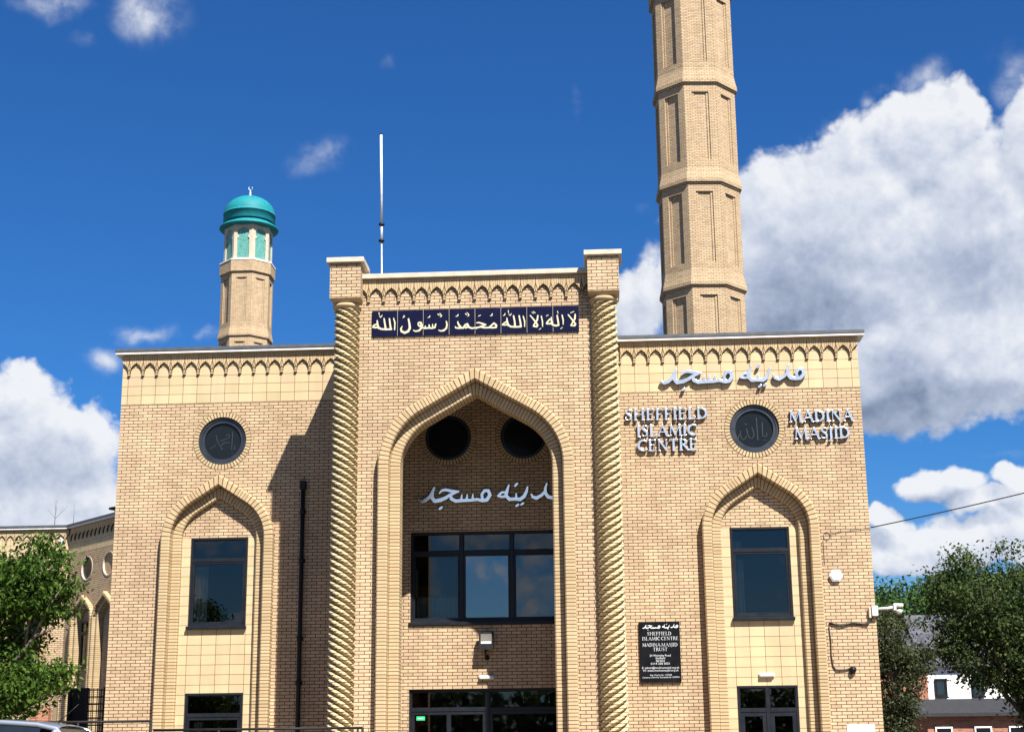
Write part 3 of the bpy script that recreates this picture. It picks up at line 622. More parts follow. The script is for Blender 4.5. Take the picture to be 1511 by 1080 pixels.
# ------------------------------------------------------------------ the mosque
mosque = thing('mosque', 'large buff brick mosque frontage with a tall pointed entrance arch between twisted columns', 'mosque', (0, 0, GZ))
EY = -2.83          # front of the entrance block
XE = 8.763          # half width of the frontage
WC = 6.27           # centre of each wing bay
def frontage():
    P = mosque
    wing_arch = Arch(0, .88, .76, 57, 6.74)
    # plain brick walls of the two wings, with the arched recesses and roundels cut out
    m = MB()
    for sg in (-1, 1):
        c = sg*WC; hole = [(c+x, z) for x, z in wing_arch.off(.16).outline(GZ-.2)]
        a, b = (2.9, XE) if sg > 0 else (-XE, -2.9)
        plate(m, [notched(a, b, GZ-.3, 10.02, hole), circ(c, 9.09, .585)], 0.0, .34)
        m.box(a, b, .0, .34, 10.6, 11.24)
        x = sg*XE; m.box(min(x, x-sg*.3), max(x, x-sg*.3), .341, 15.0, GZ-.3, 11.24)
    m.box(-2.9, 2.9, .30, .34, 10.5, 11.24)
    m.box(-XE+.3, XE-.3, 14.7, 15.0, GZ-.3, 11.24)
    m.build('wall', 'buff_brick', P)
    for sg in (-1, 1):
        a, b = sorted((sg*3.001, sg*XE)); tl = MB().box(a, b, -.003, .33, 10.021, 11.05).build('tile_band', 'buff_tile', P)
        for d in tl.data.uv_layers[0].data: d.uv = (d.uv[0]-8.594, d.uv[1]-(10.02-GZ))   # joints fall under the corbel tips
    MB().box(-XE+.301, XE-.301, .341, 14.699, 10.9, 11.1).build('roof', 'roof_edge', P)
    for sg in (-1, 1):
        a, b = (3.06, XE) if sg > 0 else (-XE, -3.06)
        corbel_frieze(a, b, 10.76, 11.24, -.001, -.060, P, phase=sg*XE)
        a2, b2 = (3.06, XE+.15) if sg > 0 else (-XE-.15, -3.06)
        MB().box(a2, b2, -.165, .5, 11.235, 11.295).build('coping', 'white_trim', P)
        MB().box(a2-.01, b2+.01, -.185, .52, 11.296, 11.365).build('coping_cap', 'roof_edge', P)
    # recess panels: tile below, brick in the head
    for sg in (-1, 1):
        c = sg*WC; w = .67
        m = MB(); plate(m, [rect(c-1.06, c-w, GZ-.3, 6.80)], .105, .3); plate(m, [rect(c+w, c+1.06, GZ-.3, 6.80)], .105, .3); plate(m, [rect(c-w, c+w, 3.24, 4.75)], .105, .3)
        t = m.build('tile_panel', 'buff_tile', P)
        for d in t.data.uv_layers[0].data: d.uv = (d.uv[0]-c, d.uv[1]-(6.80-GZ))
        m = MB(); m.box(c-1.06, c+1.06, .105, .3, 6.801, 8.0); m.build('arch_head', 'buff_brick', P)
        ar = Arch(c, .88, .76, 57, 6.74)
        arch_orders(ar, GZ-.2, [(.0, .225, .20, -.02), (.222, .44, .10, -.235)], P)
        roundel_ring(c, 9.09, .575, .69, -.010, .10, P)
        # round plaque
        m = MB(); m.ringy(c, 9.09, .44, .574, .055, .15); m.ringy(c, 9.09, .51, .575, .035, .15)
        r = m.build('roundel', 'gunmetal_ring', P, uv=False)
        MB().disc(c, 9.09, .445, .10, .13).build('pane', 'roundel_glass', r, uv=False)
        pen(YALLAH if sg > 0 else YAMUH, .004, .094, .1005, c, 9.09).build('inscription', 'etched', r, uv=False)
        # windows and ground floor lights
        cur = [(c-.56, c-.38, 4.86, 6.10)] if sg > 0 else [(c-.60, c-.30, 4.86, 6.15)]
        if sg > 0: cur.append((c-.60, c-.41, 6.34, 6.52))
        casement(P, c-w, c+w, 4.75, 6.80, .18, [], [6.27], curtain=cur)
        if sg > 0: casement(P, c-w, c+w, GZ+.12, 3.24, .18, [c], [2.70], name='door', sash=.09, sill=False)
        else: casement(P, c-w, c+w, 1.6, 3.24, .18, [], [2.74], sash=.06, curtain=[(c-.5, c-.3, 1.7, 2.6)])
    # porch back wall
    m = MB()
    plate(m, [rect(-2.95, 2.95, GZ-.3, 10.5), rect(-1.76, 1.76, 4.75, 6.82), rect(-1.78, 1.78, GZ-.2, 3.25), circ(-.888, 9.045, .55), circ(.888, 9.045, .55)], 0.002, .298)
    m.build('porch_wall', 'buff_brick', P)
    for s in (-1, 1):
        roundel_ring(s*.888, 9.045, .545, .66, -.009, .10, P)
        m = MB(); m.ringy(s*.888, 9.045, .47, .545, .06, .15); r = m.build('roundel', 'gunmetal_ring', P, uv=False)
        MB().disc(s*.888, 9.045, .475, .10, .13).build('pane', 'roundel_glass', r, uv=False)
    casement(P, -1.76, 1.76, 4.75, 6.82, .13, [-.58, .58], [6.34], pane_mat={(1, 0): 'bright_glass', (2, 0): 'mid_glass'}, curtain=[(-1.64, -.66, 4.85, 5.35), (-1.66, -1.62, 5.35, 6.0)])
    d = casement(P, -1.78, 1.78, GZ+.12, 3.25, .13, [.0], [2.80], name='door', sash=.07, sill=False)
    m = MB(); m.box(-.93, -.83, .04, .15, GZ+.2, 2.70, .006); m.build('stile', 'dark_frame', d)
    m = MB(); m.box(-1.615, -1.425, .094, .102, 2.575, 2.665); st = m.build('sticker', 'green_sticker', d)
    MB().box(-1.575, -1.465, .090, .0935, 2.612, 2.622).build('lettering', 'white_paint', st)
    # entrance block
    ar = Arch(0, 1.64, 1.14, 60, 7.80)
    m = MB(); hole = ar.off(.20).outline(GZ-.2)
    plate(m, [notched(-2.95, 2.95, GZ-.3, 12.06, hole)], EY, EY+.45)
    for s in (-1, 1): x0, x1 = sorted((s*2.70, s*2.952)); m.box(x0, x1, EY+.451, 4.0, GZ-.3, 12.06)
    m.box(-2.70, 2.70, 3.7, 3.999, 11.0, 12.06)
    m.build('entrance_wall', 'buff_brick', P)
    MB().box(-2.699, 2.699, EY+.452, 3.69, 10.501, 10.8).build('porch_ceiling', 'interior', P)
    arch_orders(ar, GZ-.2, [(.0, .235, EY+.45, EY-.02), (.232, .46, EY+.1, EY-.235)], P)
    corbel_frieze(-2.53, 2.53, 11.575, 12.06, EY-.001, EY-.060, P, phase=.166)
    MB().box(-2.52, 2.52, EY-.14, EY+.5, 12.055, 12.165, .006).build('coping', 'cream_stone', P)
    for s in (-1, 1): x0, x1 = sorted((s*2.66, s*3.05)); MB().box(x0, x1, EY+.47, 4.1, 12.061, 12.16, .006).build('side_coping', 'cream_stone', P)
    # twisted brick columns and the piers they carry
    for s in (-1, 1):
        cx, cy = s*2.84, EY-.03
        m = MB(); k = 84; zs = np.arange(GZ-.2, 11.42, .0375); N = 6; pitch = .93; vs = []
        def rr(t, z):
            ph = N*(-t*s+2*math.pi*(z-.7)/pitch)/2
            return .190+.100*abs(math.sin(ph))**1.05
        z_list = []
        c0 = GZ-.2
        n = int((11.42-c0)/.075)
        for i in range(n):
            z_list += [c0+i*.075+.0065, c0+i*.075+.037, c0+i*.075+.0685]
        for z in z_list: vs += [(cx+rr(2*math.pi*j/k, z)*math.cos(2*math.pi*j/k), cy+rr(2*math.pi*j/k, z)*math.sin(2*math.pi*j/k), z) for j in range(k)]
        fs = [(i*k+j, i*k+(j+1) % k, (i+1)*k+(j+1) % k, (i+1)*k+j) for i in range(len(z_list)-1) if i % 3 != 2 for j in range(k)]
        m.add(vs, fs); col = m.build('twisted_column', 'column_brick', P, uv=False)
        m = MB(); vs = []
        zz = [c0+i*.0375 for i in range(2*n)]
        for z in zz: vs += [(cx+(rr(2*math.pi*j/k, z)-.014)*math.cos(2*math.pi*j/k), cy+(rr(2*math.pi*j/k, z)-.014)*math.sin(2*math.pi*j/k), z) for j in range(k)]
        m.add(vs, [(i*k+j, i*k+(j+1) % k, (i+1)*k+(j+1) % k, (i+1)*k+j) for i in range(len(zz)-1) for j in range(k)]).build('joint', 'joint', col, uv=False)
        # capital: ring, then a corbel swelling from round to square
        m = MB(); m.lathe([(.24, 11.36), (.31, 11.38), (.325, 11.42), (.31, 11.455), (.24, 11.46)], (cx, cy), 40)
        vs = []; kk = 48; lv = [(11.455, .265, 0.0), (11.49, .285, .25), (11.52, .315, .65), (11.553, .345, 1.0)]
        for z, r, sq in lv:
            for j in range(kk):
                t = 2*math.pi*j/kk; c_, s_ = math.cos(t), math.sin(t); q = 1/max(abs(c_), abs(s_)); f = 1+(q-1)*sq
                vs.append((cx+r*f*c_, cy+r*f*s_, z))
        fs = [(i*kk+j, i*kk+(j+1) % kk, (i+1)*kk+(j+1) % kk, (i+1)*kk+j) for i in range(len(lv)-1) for j in range(kk)]+[tuple(range(3*kk, 4*kk))]
        m.add(vs, fs); m.build('capital', 'buff_block', P, uv=False)
        m = MB(); m.box(cx-.342, cx+.342, cy-.342, cy+.55, 11.551, 12.365); m.build('pier', 'buff_brick', P)
        m = MB(); m.box(cx-.415, cx+.415, cy-.415, cy+.50, 12.361, 12.472, .006); m.build('pier_coping', 'cream_stone', P)
    # dark rooms behind the windows
    m = MB(); m.box(-XE+.31, XE-.31, 3.0, 3.1, GZ, 10.8); m.box(-XE+.31, XE-.31, .345, 2.99, 3.45, 3.75); m.box(-XE+.31, XE-.31, .345, 2.99, 7.3, 7.5)
    for x in (-4.0, -2.2, 2.2, 4.0): m.box(x-.05, x+.05, .345, 2.99, GZ, 3.44); m.box(x-.05, x+.05, .345, 2.99, 3.751, 7.29)
    m.build('interior_wall', 'interior', P)
def notched(x0, x1, z0, z1, hole):
    """wall outline with an arched opening that reaches the ground"""
    h = hole[::-1]; l = [(h[0][0], z0)]+[p for p in h]+[(h[-1][0], z0)]
    return [(x0, z0)]+l+[(x1, z0), (x1, z1), (x0, z1)]
def column_build(nt, b):
    ob = nt.n('ShaderNodeTexCoord').outputs['Object']
    r = nt.n('ShaderNodeNewGeometry').outputs['Random Per Island']
    c = nt.mix(r, (.46, .37, .212), (.39, .30, .165))
    nt.put(b.inputs['Base Color'], nt.v('SCALE', c, scale=nt.rng(nt.noise(ob, 40, 4, .7), .25, .75, .9, 1.06)))
mat('column_brick', rough=.8, spec=.3, build=column_build)
frontage()

# ------------------------------------------------------------------ signs fixed to the frontage
def signs():
    y = EY
    b = thing('calligraphy_banner', 'long navy tiled panel with cream Arabic calligraphy above the entrance arch', 'sign', (0, y, 10.74))
    for i in range(8):
        x0 = -2.289+i*.57225
        MB().box(x0+.004, x0+.568, y-.035, y-.001, 10.74, 11.33, .003).build('panel', 'navy_tile', b)
    MB().box(-2.285, 2.285, y-.026, y-.002, 10.746, 11.324).build('joint', 'gilt_cream', b)
    pen(BANNER, .006, y-.041, y-.0345).build('inscription', 'gilt_cream', b, uv=False)
    def arabic(x, z, yy, label):
        t = thing('arabic_lettering', label, 'lettering', (x, yy, z), 'polished steel Arabic letters')
        for st in (MADINA, MASJID):
            raised_letter(st, .007, x, z, 1.0, yy-.015, yy-.072, t, 'word')
        return t
    arabic(5.75, 10.3, -.02, 'polished steel Arabic words on the sunlit tile band above the right roundel')
    arabic(.04, 7.615, 0.0, 'polished steel Arabic words on the shaded wall inside the entrance arch')
    t = thing('wall_lettering', 'steel capital letters reading SHEFFIELD ISLAMIC CENTRE in three lines left of the right roundel', 'lettering', (4.235, 0, 8.61), 'steel capital letters')
    for w, z, wd in (('SHEFFIELD', 9.335, 1.95), ('ISLAMIC', 8.945, 1.42), ('CENTRE', 8.60, 1.40)): word_letters(w, 4.235, z, .262, wd, t, -.02, -.075)
    t = thing('wall_lettering', 'steel capital letters reading MADINA MASJID in two lines right of the right roundel', 'lettering', (7.81, 0, 8.80), 'steel capital letters')
    for w, z, wd in (('MADINA', 9.205, 1.50), ('MASJID', 8.80, 1.30)): word_letters(w, 7.81, z, .262, wd, t, -.02, -.075)
    # name board
    n = thing('name_board', 'black name board with white lettering on the brick wall left of the right hand bay', 'sign', (3.9, 0, 3.34))
    MB().box(3.445, 4.362, -.06, -.001, 3.34, 4.675, .006).build('board', 'board_black', n)
    m = MB(); yy = (-.062, -.0598)
    pen([*MADINA, *MASJID], .012, yy[0], yy[1], 3.91, 4.555, .24, mb=m)
    def line(w, z, h, wd):
        for part, cx, pw in w:
            k = pw/word_width(part); x = cx-pw/2
            for c in part:
                adv, st = GLYPH[c]
                pen([[(p[0]*k/h, p[1], p[2]*.8) for p in q] for q in st], h/40, yy[0], yy[1], x, z, h, mb=m); x += adv*k
    line([('SHEFFIELD', 3.90, .55)], 4.375, .075, 0)
    line([('ISLAMIC', 3.715, .41), ('CENTRE', 4.13, .39)], 4.265, .075, 0)
    line([('MADINA', 3.715, .41), ('MASJID', 4.12, .37)], 4.125, .075, 0)
    line([('TRUST', 3.91, .33)], 4.025, .075, 0)
    for s, z, sz, q in (('24 Wolseley Road', 3.905, .062, .47), ('Sheffield', 3.845, .062, .21), ('S8 0ZU', 3.785, .062, .19), ('0114 258 5021', 3.725, .062, .42), ('E: admin@madinamasjid.org.uk', 3.635, .062, .83), ('W: www.madinamasjid.org.uk', 3.575, .062, .80), ('Reg. Charity No. 1124188', 3.48, .045, .48), ('Company Limited by Guarantee No. 5359910', 3.43, .045, .82)):
        text_mesh(s, 3.905, z, sz, -.0605, m, q)
    m.build('lettering', 'board_white', n, uv=False)
    # white notice low on the right
    t = thing('wall_notice', 'small white notice low on the wall near its right hand corner', 'sign', (8.26, 0, 1.95))
    MB().box(7.96, 8.565, -.02, -.001, 1.95, 2.36, .004).build('plate', 'white_paint', t)
    for z, a, b_ in ((2.27, 8.06, 8.46), (2.21, 8.10, 8.42), (2.12, 8.04, 8.48), (2.06, 8.08, 8.44)): MB().box(a, b_, -.0215, -.0195, z, z+.022).build('text_line', 'galvanised', t)
signs()

# ------------------------------------------------------------------ fittings on the walls
def fittings():
    # rainwater pipe
    p = thing('drainpipe', 'black rainwater pipe running down the shaded left wing beside the twisted column', 'drainpipe', (-4.29, 0, GZ))
    MB().tube([(-4.29, -.075, GZ+.1), (-4.29, -.075, 7.92)], .05, 12).build('pipe', 'soft_black', p, uv=False)
    MB().box(-4.36, -4.22, -.15, -.002, 7.86, 8.07, .015).build('hopper', 'soft_black', p)
    for z in (7.35, 4.42, 3.43, 6.2):
        m = MB(); m.lathe([(.05, z-.06), (.066, z-.055), (.066, z+.055), (.05, z+.06)], (-4.29, -.075), 14); m.box(-4.365, -4.215, -.03, -.001, z-.03, z+.03); m.build('collar', 'soft_black', p, uv=False)
    # floodlight
    f = thing('floodlight', 'black square floodlight on a bracket over the main entrance doors', 'floodlight', (0, 0, 3.93))
    m = MB(); m.add([(-.165, -.30, 4.10), (.165, -.30, 4.10), (.165, -.20, 4.10), (-.165, -.20, 4.10), (-.165, -.24, 4.49), (.165, -.24, 4.49), (.165, -.12, 4.49), (-.165, -.12, 4.49)], [(3, 2, 1, 0), (4, 5, 6, 7), (0, 1, 5, 4), (1, 2, 6, 5), (2, 3, 7, 6), (3, 0, 4, 7)]).build('housing', 'black_metal', f)
    m = MB(); q = lambda x, s: (x, -.3045+.06*s, 4.10+.39*s)
    m.add([q(-.125, .32), q(.125, .32), q(.125, .90), q(-.125, .90)], [(0, 1, 2, 3)]); lens = m.build('lens', 'lamp_lens', f)
    m = MB(); m.add([(x, y-.003, z) for x, y, z in (q(-.115, .34), q(.115, .34), q(.115, .46), q(-.115, .46))], [(0, 1, 2, 3)]).build('reflector', 'white_plastic', lens)
    m = MB(); m.tube([(-.02, -.20, 4.12), (-.03, -.16, 4.0), (0, -.06, 3.95), (0, -.002, 3.95)], .022, 8); m.lathe([(.001, -.05), (.055, -.05), (.055, 0), (.001, 0)], k=16)
    m.v = [(v if i < len(m.v)-64 else (v[0], -.05-v[2]*1.0, 3.93+v[1])) for i, v in enumerate(m.v)]; m.build('bracket', 'black_metal', f, uv=False)
    # bulkhead lamps
    for x, z, yy, lab in ((-.015, 3.495, 0, 'slim white bulkhead lamp above the main entrance doors'), (WC, 3.465, .105, 'slim white bulkhead lamp on the tiles over the right hand door')):
        t = thing('bulkhead_lamp', lab, 'lamp', (x, yy, z), 'bulkhead lamps')
        MB().box(x-.175, x+.175, yy-.05, yy-.001, z-.045, z+.05, .012).build('base', 'white_plastic', t)
        MB().box(x-.16, x+.16, yy-.095, yy-.05, z-.04, z+.03, .018).build('diffuser', 'white_plastic', t)
    # alarm box
    t = thing('alarm_box', 'white hexagonal alarm box on the brick wall right of the arched bay', 'alarm', (7.925, 0, 5.645))
    hx = [(7.925+.155*math.cos(a), 5.645+.155*math.sin(a)) for a in [math.pi/3*i for i in range(6)]]
    MB().prism(hx, -.07, -.001).build('case', 'white_plastic', t)
    MB().prism([(7.925+(x-7.925)*.8, 5.645+(z-5.645)*.8) for x, z in hx], -.085, -.07).build('cover', 'white_plastic', t)
    # camera on an arm off the corner
    t = thing('security_camera', 'white security camera on an arm off the right hand corner of the building', 'camera', (8.72, 0, 4.86))
    MB().box(8.60, 8.66, -.08, -.001, 4.68, 4.92, .01).build('junction_box', 'cream_stone', t)
    MB().box(8.661, 8.80, -.12, -.001, 4.72, 4.95, .012).build('back_box', 'white_plastic', t)
    MB().tube([(8.80, -.07, 4.88), (9.02, -.09, 4.89), (9.16, -.10, 4.91)], .032, 10).build('arm', 'white_plastic', t, uv=False)
    m = MB(); m.box(9.14, 9.20, -.16, -.04, 4.83, 4.99, .012); m.tube([(9.20, -.10, 4.955), (9.36, -.11, 4.945)], .042, 12); m.build('head', 'white_plastic', t, uv=False)
    MB().lathe([(.001, 4.75), (.045, 4.765), (.07, 4.81), (.07, 4.85), (.001, 4.86)], (9.27, -.10), 20).build('dome', 'white_plastic', t, uv=False)
    # cables
    def cable(name, label, pts, r, n=1):
        m = MB()
        for i in range(n): m.tube([(x+.004*i, y-.012*i, z+.02*i*math.sin(j*2.3+i)) for j, (x, y, z) in enumerate(pts)], r, 6)
        return tag(m.build(name, 'cable', uv=False, base=pts[0]), label, 'cable')
    cable('wall_cable', 'bundle of black cables sagging along the wall to the security camera', [(7.70, -.015, 4.565), (7.95, -.02, 4.55), (8.2, -.02, 4.57), (8.4, -.02, 4.545), (8.56, -.02, 4.58), (8.66, -.03, 4.67), (8.70, -.04, 4.73)], .013, 3)
    cable('wall_cable', 'thin dark cable dropping down the wall beside the arch to the small black lamp', [(7.70, -.012, 4.50), (7.72, -.012, 4.2), (7.71, -.012, 3.9), (7.735, -.012, 3.62), (7.80, -.02, 3.56), (8.0, -.02, 3.555), (8.10, -.03, 3.57)], .012, 2)
    co = [(7.69+.0*i, -.012, 5.9+.03*i) for i in range(20)]
    loop = [(7.78+.075*math.cos(a), -.015, 6.55+.085*math.sin(a)) for a in [rad(200+18*i) for i in range(28)]]
    cable('wall_cable', 'dark cable with a small coiled loop high on the wall by the right arch', co[:19]+loop+[(7.86, -.02, 6.60), (8.1, -.02, 6.645), (8.5, -.02, 6.69), (8.78, -.03, 6.72)], .0055)
    # small black lamp
    t = thing('wall_lamp', 'small round black lamp on the wall near the right hand corner', 'lamp', (8.16, 0, 3.55))
    m = MB(); m.lathe([(.001, 0), (.075, 0), (.08, .03), (.065, .10), (.001, .12)], k=18); m.v = [(8.17+x, -z, 3.555+y) for x, y, z in m.v]; m.build('case', 'black_metal', t, uv=False)
    MB().tube([(8.13, -.05, 3.50), (8.12, -.05, 3.44)], .02, 8).build('sensor', 'black_metal', t, uv=False)
    # overhead wire from the corner
    a, b = Vector((8.78, -.03, 6.72)), Vector((21.5, -9.0, 9.2)); pts = []
    for i in range(25):
        u = i/24; q = a.lerp(b, u); q.z -= .55*4*u*(1-u)*.5; pts.append(tuple(q))
    tag(MB().tube(pts, .013, 5).build('overhead_wire', 'cable', uv=False, base=tuple(a)), 'thin black overhead wire leaving the right hand corner of the building', 'wire')
    # roof mast
    t = thing('roof_mast', 'tall slim white aerial mast standing on the roof behind the parapet', 'mast', (-2.35, -1.0, 11.0))
    MB().tube([(-2.335, -1.0, 10.85), (-2.37, -1.0, 13.75)], .022, 8).build('pole', 'galvanised', t, uv=False)
    MB().tube([(-2.370, -1.0, 13.60), (-2.374, -1.0, 14.06)], .034, 10).build('sleeve', 'galvanised', t, uv=False)
    for z in (13.62, 14.03): MB().lathe([(.03, z-.03), (.07, z-.02), (.07, z+.02), (.03, z+.03)], (-2.371, -1.0), 14).build('clamp', 'black_metal', t, uv=False)
    MB().tube([(-2.374, -1.0, 14.05), (-2.41, -1.0, 16.32)], .031, 12).build('whip', 'antenna_white', t, uv=False)
    MB().lathe([(.03, 16.31), (.036, 16.33), (.02, 16.37)], (-2.411, -1.0), 10).build('tip', 'black_metal', t, uv=False)
fittings()

# ------------------------------------------------------------------ minarets
mat('air_brick', (.33, .24, .17), .9)
def minaret():
    R = thing('minaret', 'tall octagonal brick minaret rising behind the right wing', 'minaret', (7.2, 27.7, GZ), 'matching octagonal minarets')
    ox, oy = 7.2, 27.7
    W2 = 1.665; s = 2*W2*math.tan(math.pi/8); TOP = 34.44; ST = 4.555
    def face_xf(k):
        a = math.pi/4*k; c, d = math.cos(a), math.sin(a)
        return lambda x, y, z: (ox+c*x-d*y, oy+d*x+c*y, z)
    led = [TOP-ST*i for i in range(7)]      # undersides of the string courses
    oct_r = lambda ap: ap/math.cos(math.pi/8)
    ph = math.pi/8
    m = MB()
    for k in range(8):
        m.xf = face_xf(k); h = s/2; w1, w2 = .365, .26
        for L in led:
            zl = L-ST; z0, z1 = zl+1.0, L-.42       # panel between two string courses
            yo = -W2; ya = -W2+.052; yb = -W2+.088
            m.box(-h, -w1, yo, yo+.3, zl, L); m.box(w1, h, yo, yo+.3, zl, L)
            m.box(-w1, w1, yo, yo+.3, zl, z0); m.box(-w1, w1, yo, yo+.3, z1, L)
            m.box(-w1, -w2, ya, yo+.3, z0, z1); m.box(w2, w1, ya, yo+.3, z0, z1); m.box(-w2, w2, ya, yo+.3, z0, z0+.04)
            m.box(-w2, w2, yb, yo+.3, z0+.04, z1)
        for L in led[1:4]:
            for zc in (L+1.75, L+3.55): MB(face_xf(k)).box(-.11, .11, -W2+.0845, -W2+.12, zc-.07, zc+.07).build('air_brick', 'air_brick', R)
    m.xf = None; m.build('shaft', 'tower_brick', R)
    for L in led:
        pr = [(W2-.1, L-.08), (W2+.045, L-.08), (W2+.045, L-.001), (W2+.105, L), (W2+.105, L+.15), (W2+.05, L+.40), (W2+.001, L+.70), (W2-.1, L+.70)]
        if L == TOP: pr = [(W2-.1, L-.08), (W2+.045, L-.08), (W2+.045, L-.001), (W2+.12, L), (W2+.12, L+.80), (W2-.1, L+.80)]
        MB().lathe([(oct_r(r), z) for r, z in pr], (ox, oy), 8, smooth=False, phase=ph, caps=False).build('string_course', 'tower_brick', R)
    MB().lathe([(oct_r(W2-.1), TOP+.79), (oct_r(W2+.15), TOP+.80), (oct_r(W2+.15), TOP+.90), (.1, TOP+.93)], (ox, oy), 8, False, ph).build('lantern_sill', 'white_trim', R)
    # lantern
    z0, z1 = TOP+.91, 38.0; wl = 1.56; hs = wl*math.tan(math.pi/8)
    m = MB(); g = MB()
    scal = [(.42, 0), (.42, 1.40), (.33, 1.47), (.32, 1.58), (.40, 1.64), (.42, 1.78), (.36, 2.0), (.2, 2.14), (0, 2.2)]
    for k in range(8):
        f = face_xf(k); m.xf = f; g.xf = f
        hole = [(x, z0+.12+z) for x, z in scal]+[(-x, z0+.12+z) for x, z in scal[-2::-1]]
        plate(m, [rect(-hs, hs, z0, z1), hole], -wl, -wl+.12)
        g.box(-.52, .52, -wl+.07, -wl+.11, z0, z1-.1)
    m.xf = None; m.build('lantern', 'drum_cream', R); g.xf = None; g.build('lantern_panel', 'mosaic', R)
    d = MB(); d.lathe([(1.55, 37.86), (2.02, 37.92), (2.05, 37.96), (2.05, 38.02), (1.90, 38.16), (1.72, 38.20), (1.68, 38.40)], (ox, oy), 64); d.build('dome_brim', 'turquoise', R, uv=False)
    pr = [(1.60, 38.39), (1.78, 38.40), (1.80, 38.43), (1.80, 38.98), (1.82, 38.985), (1.82, 39.02), (1.79, 39.025)]+[(1.79*math.cos(a), 39.03+1.40*math.sin(a)) for a in [rad(90*i/16) for i in range(1, 16)]]+[(.02, 40.45)]
    dm = MB().lathe(pr, (ox, oy), 64).build('dome', 'turquoise', R, uv=False)
    fz = 40.42
    m = MB(); m.lathe([(.10, fz), (.10, fz+.06), (.05, fz+.1), (.12, fz+.2), (.05, fz+.3), (.09, fz+.38), (.03, fz+.46), (.02, fz+.55)], (ox, oy), 14)
    cres = [(.15*math.cos(a), .15*math.sin(a)) for a in [rad(130+280*i/20) for i in range(21)]]+[(.04+.125*math.cos(a), .03+.125*math.sin(a)) for a in [rad(400-260*i/18) for i in range(19)]]
    m.prism([(ox+x, fz+.68+z) for x, z in cres], oy-.02, oy+.02); m.build('finial', 'galvanised', R, uv=False)
    return R

def copy_thing(src, name=None):
    o = src.copy(); COL.objects.link(o)
    def kids(a, b):
        for ch in list(a.children):
            c = ch.copy(); COL.objects.link(c); c.parent = b; kids(ch, c)
    kids(src, o); return o
mn = minaret(); mn.rotation_euler = (0, 0, rad(4.5)); mn.location = (7.19, 27.7, GZ)
m2 = copy_thing(mn); m2.location = (-21.56, 65.2, GZ); m2.rotation_euler = (0, 0, 0)
m2['label'] = 'distant minaret with a turquoise dome and lantern behind the left wing'

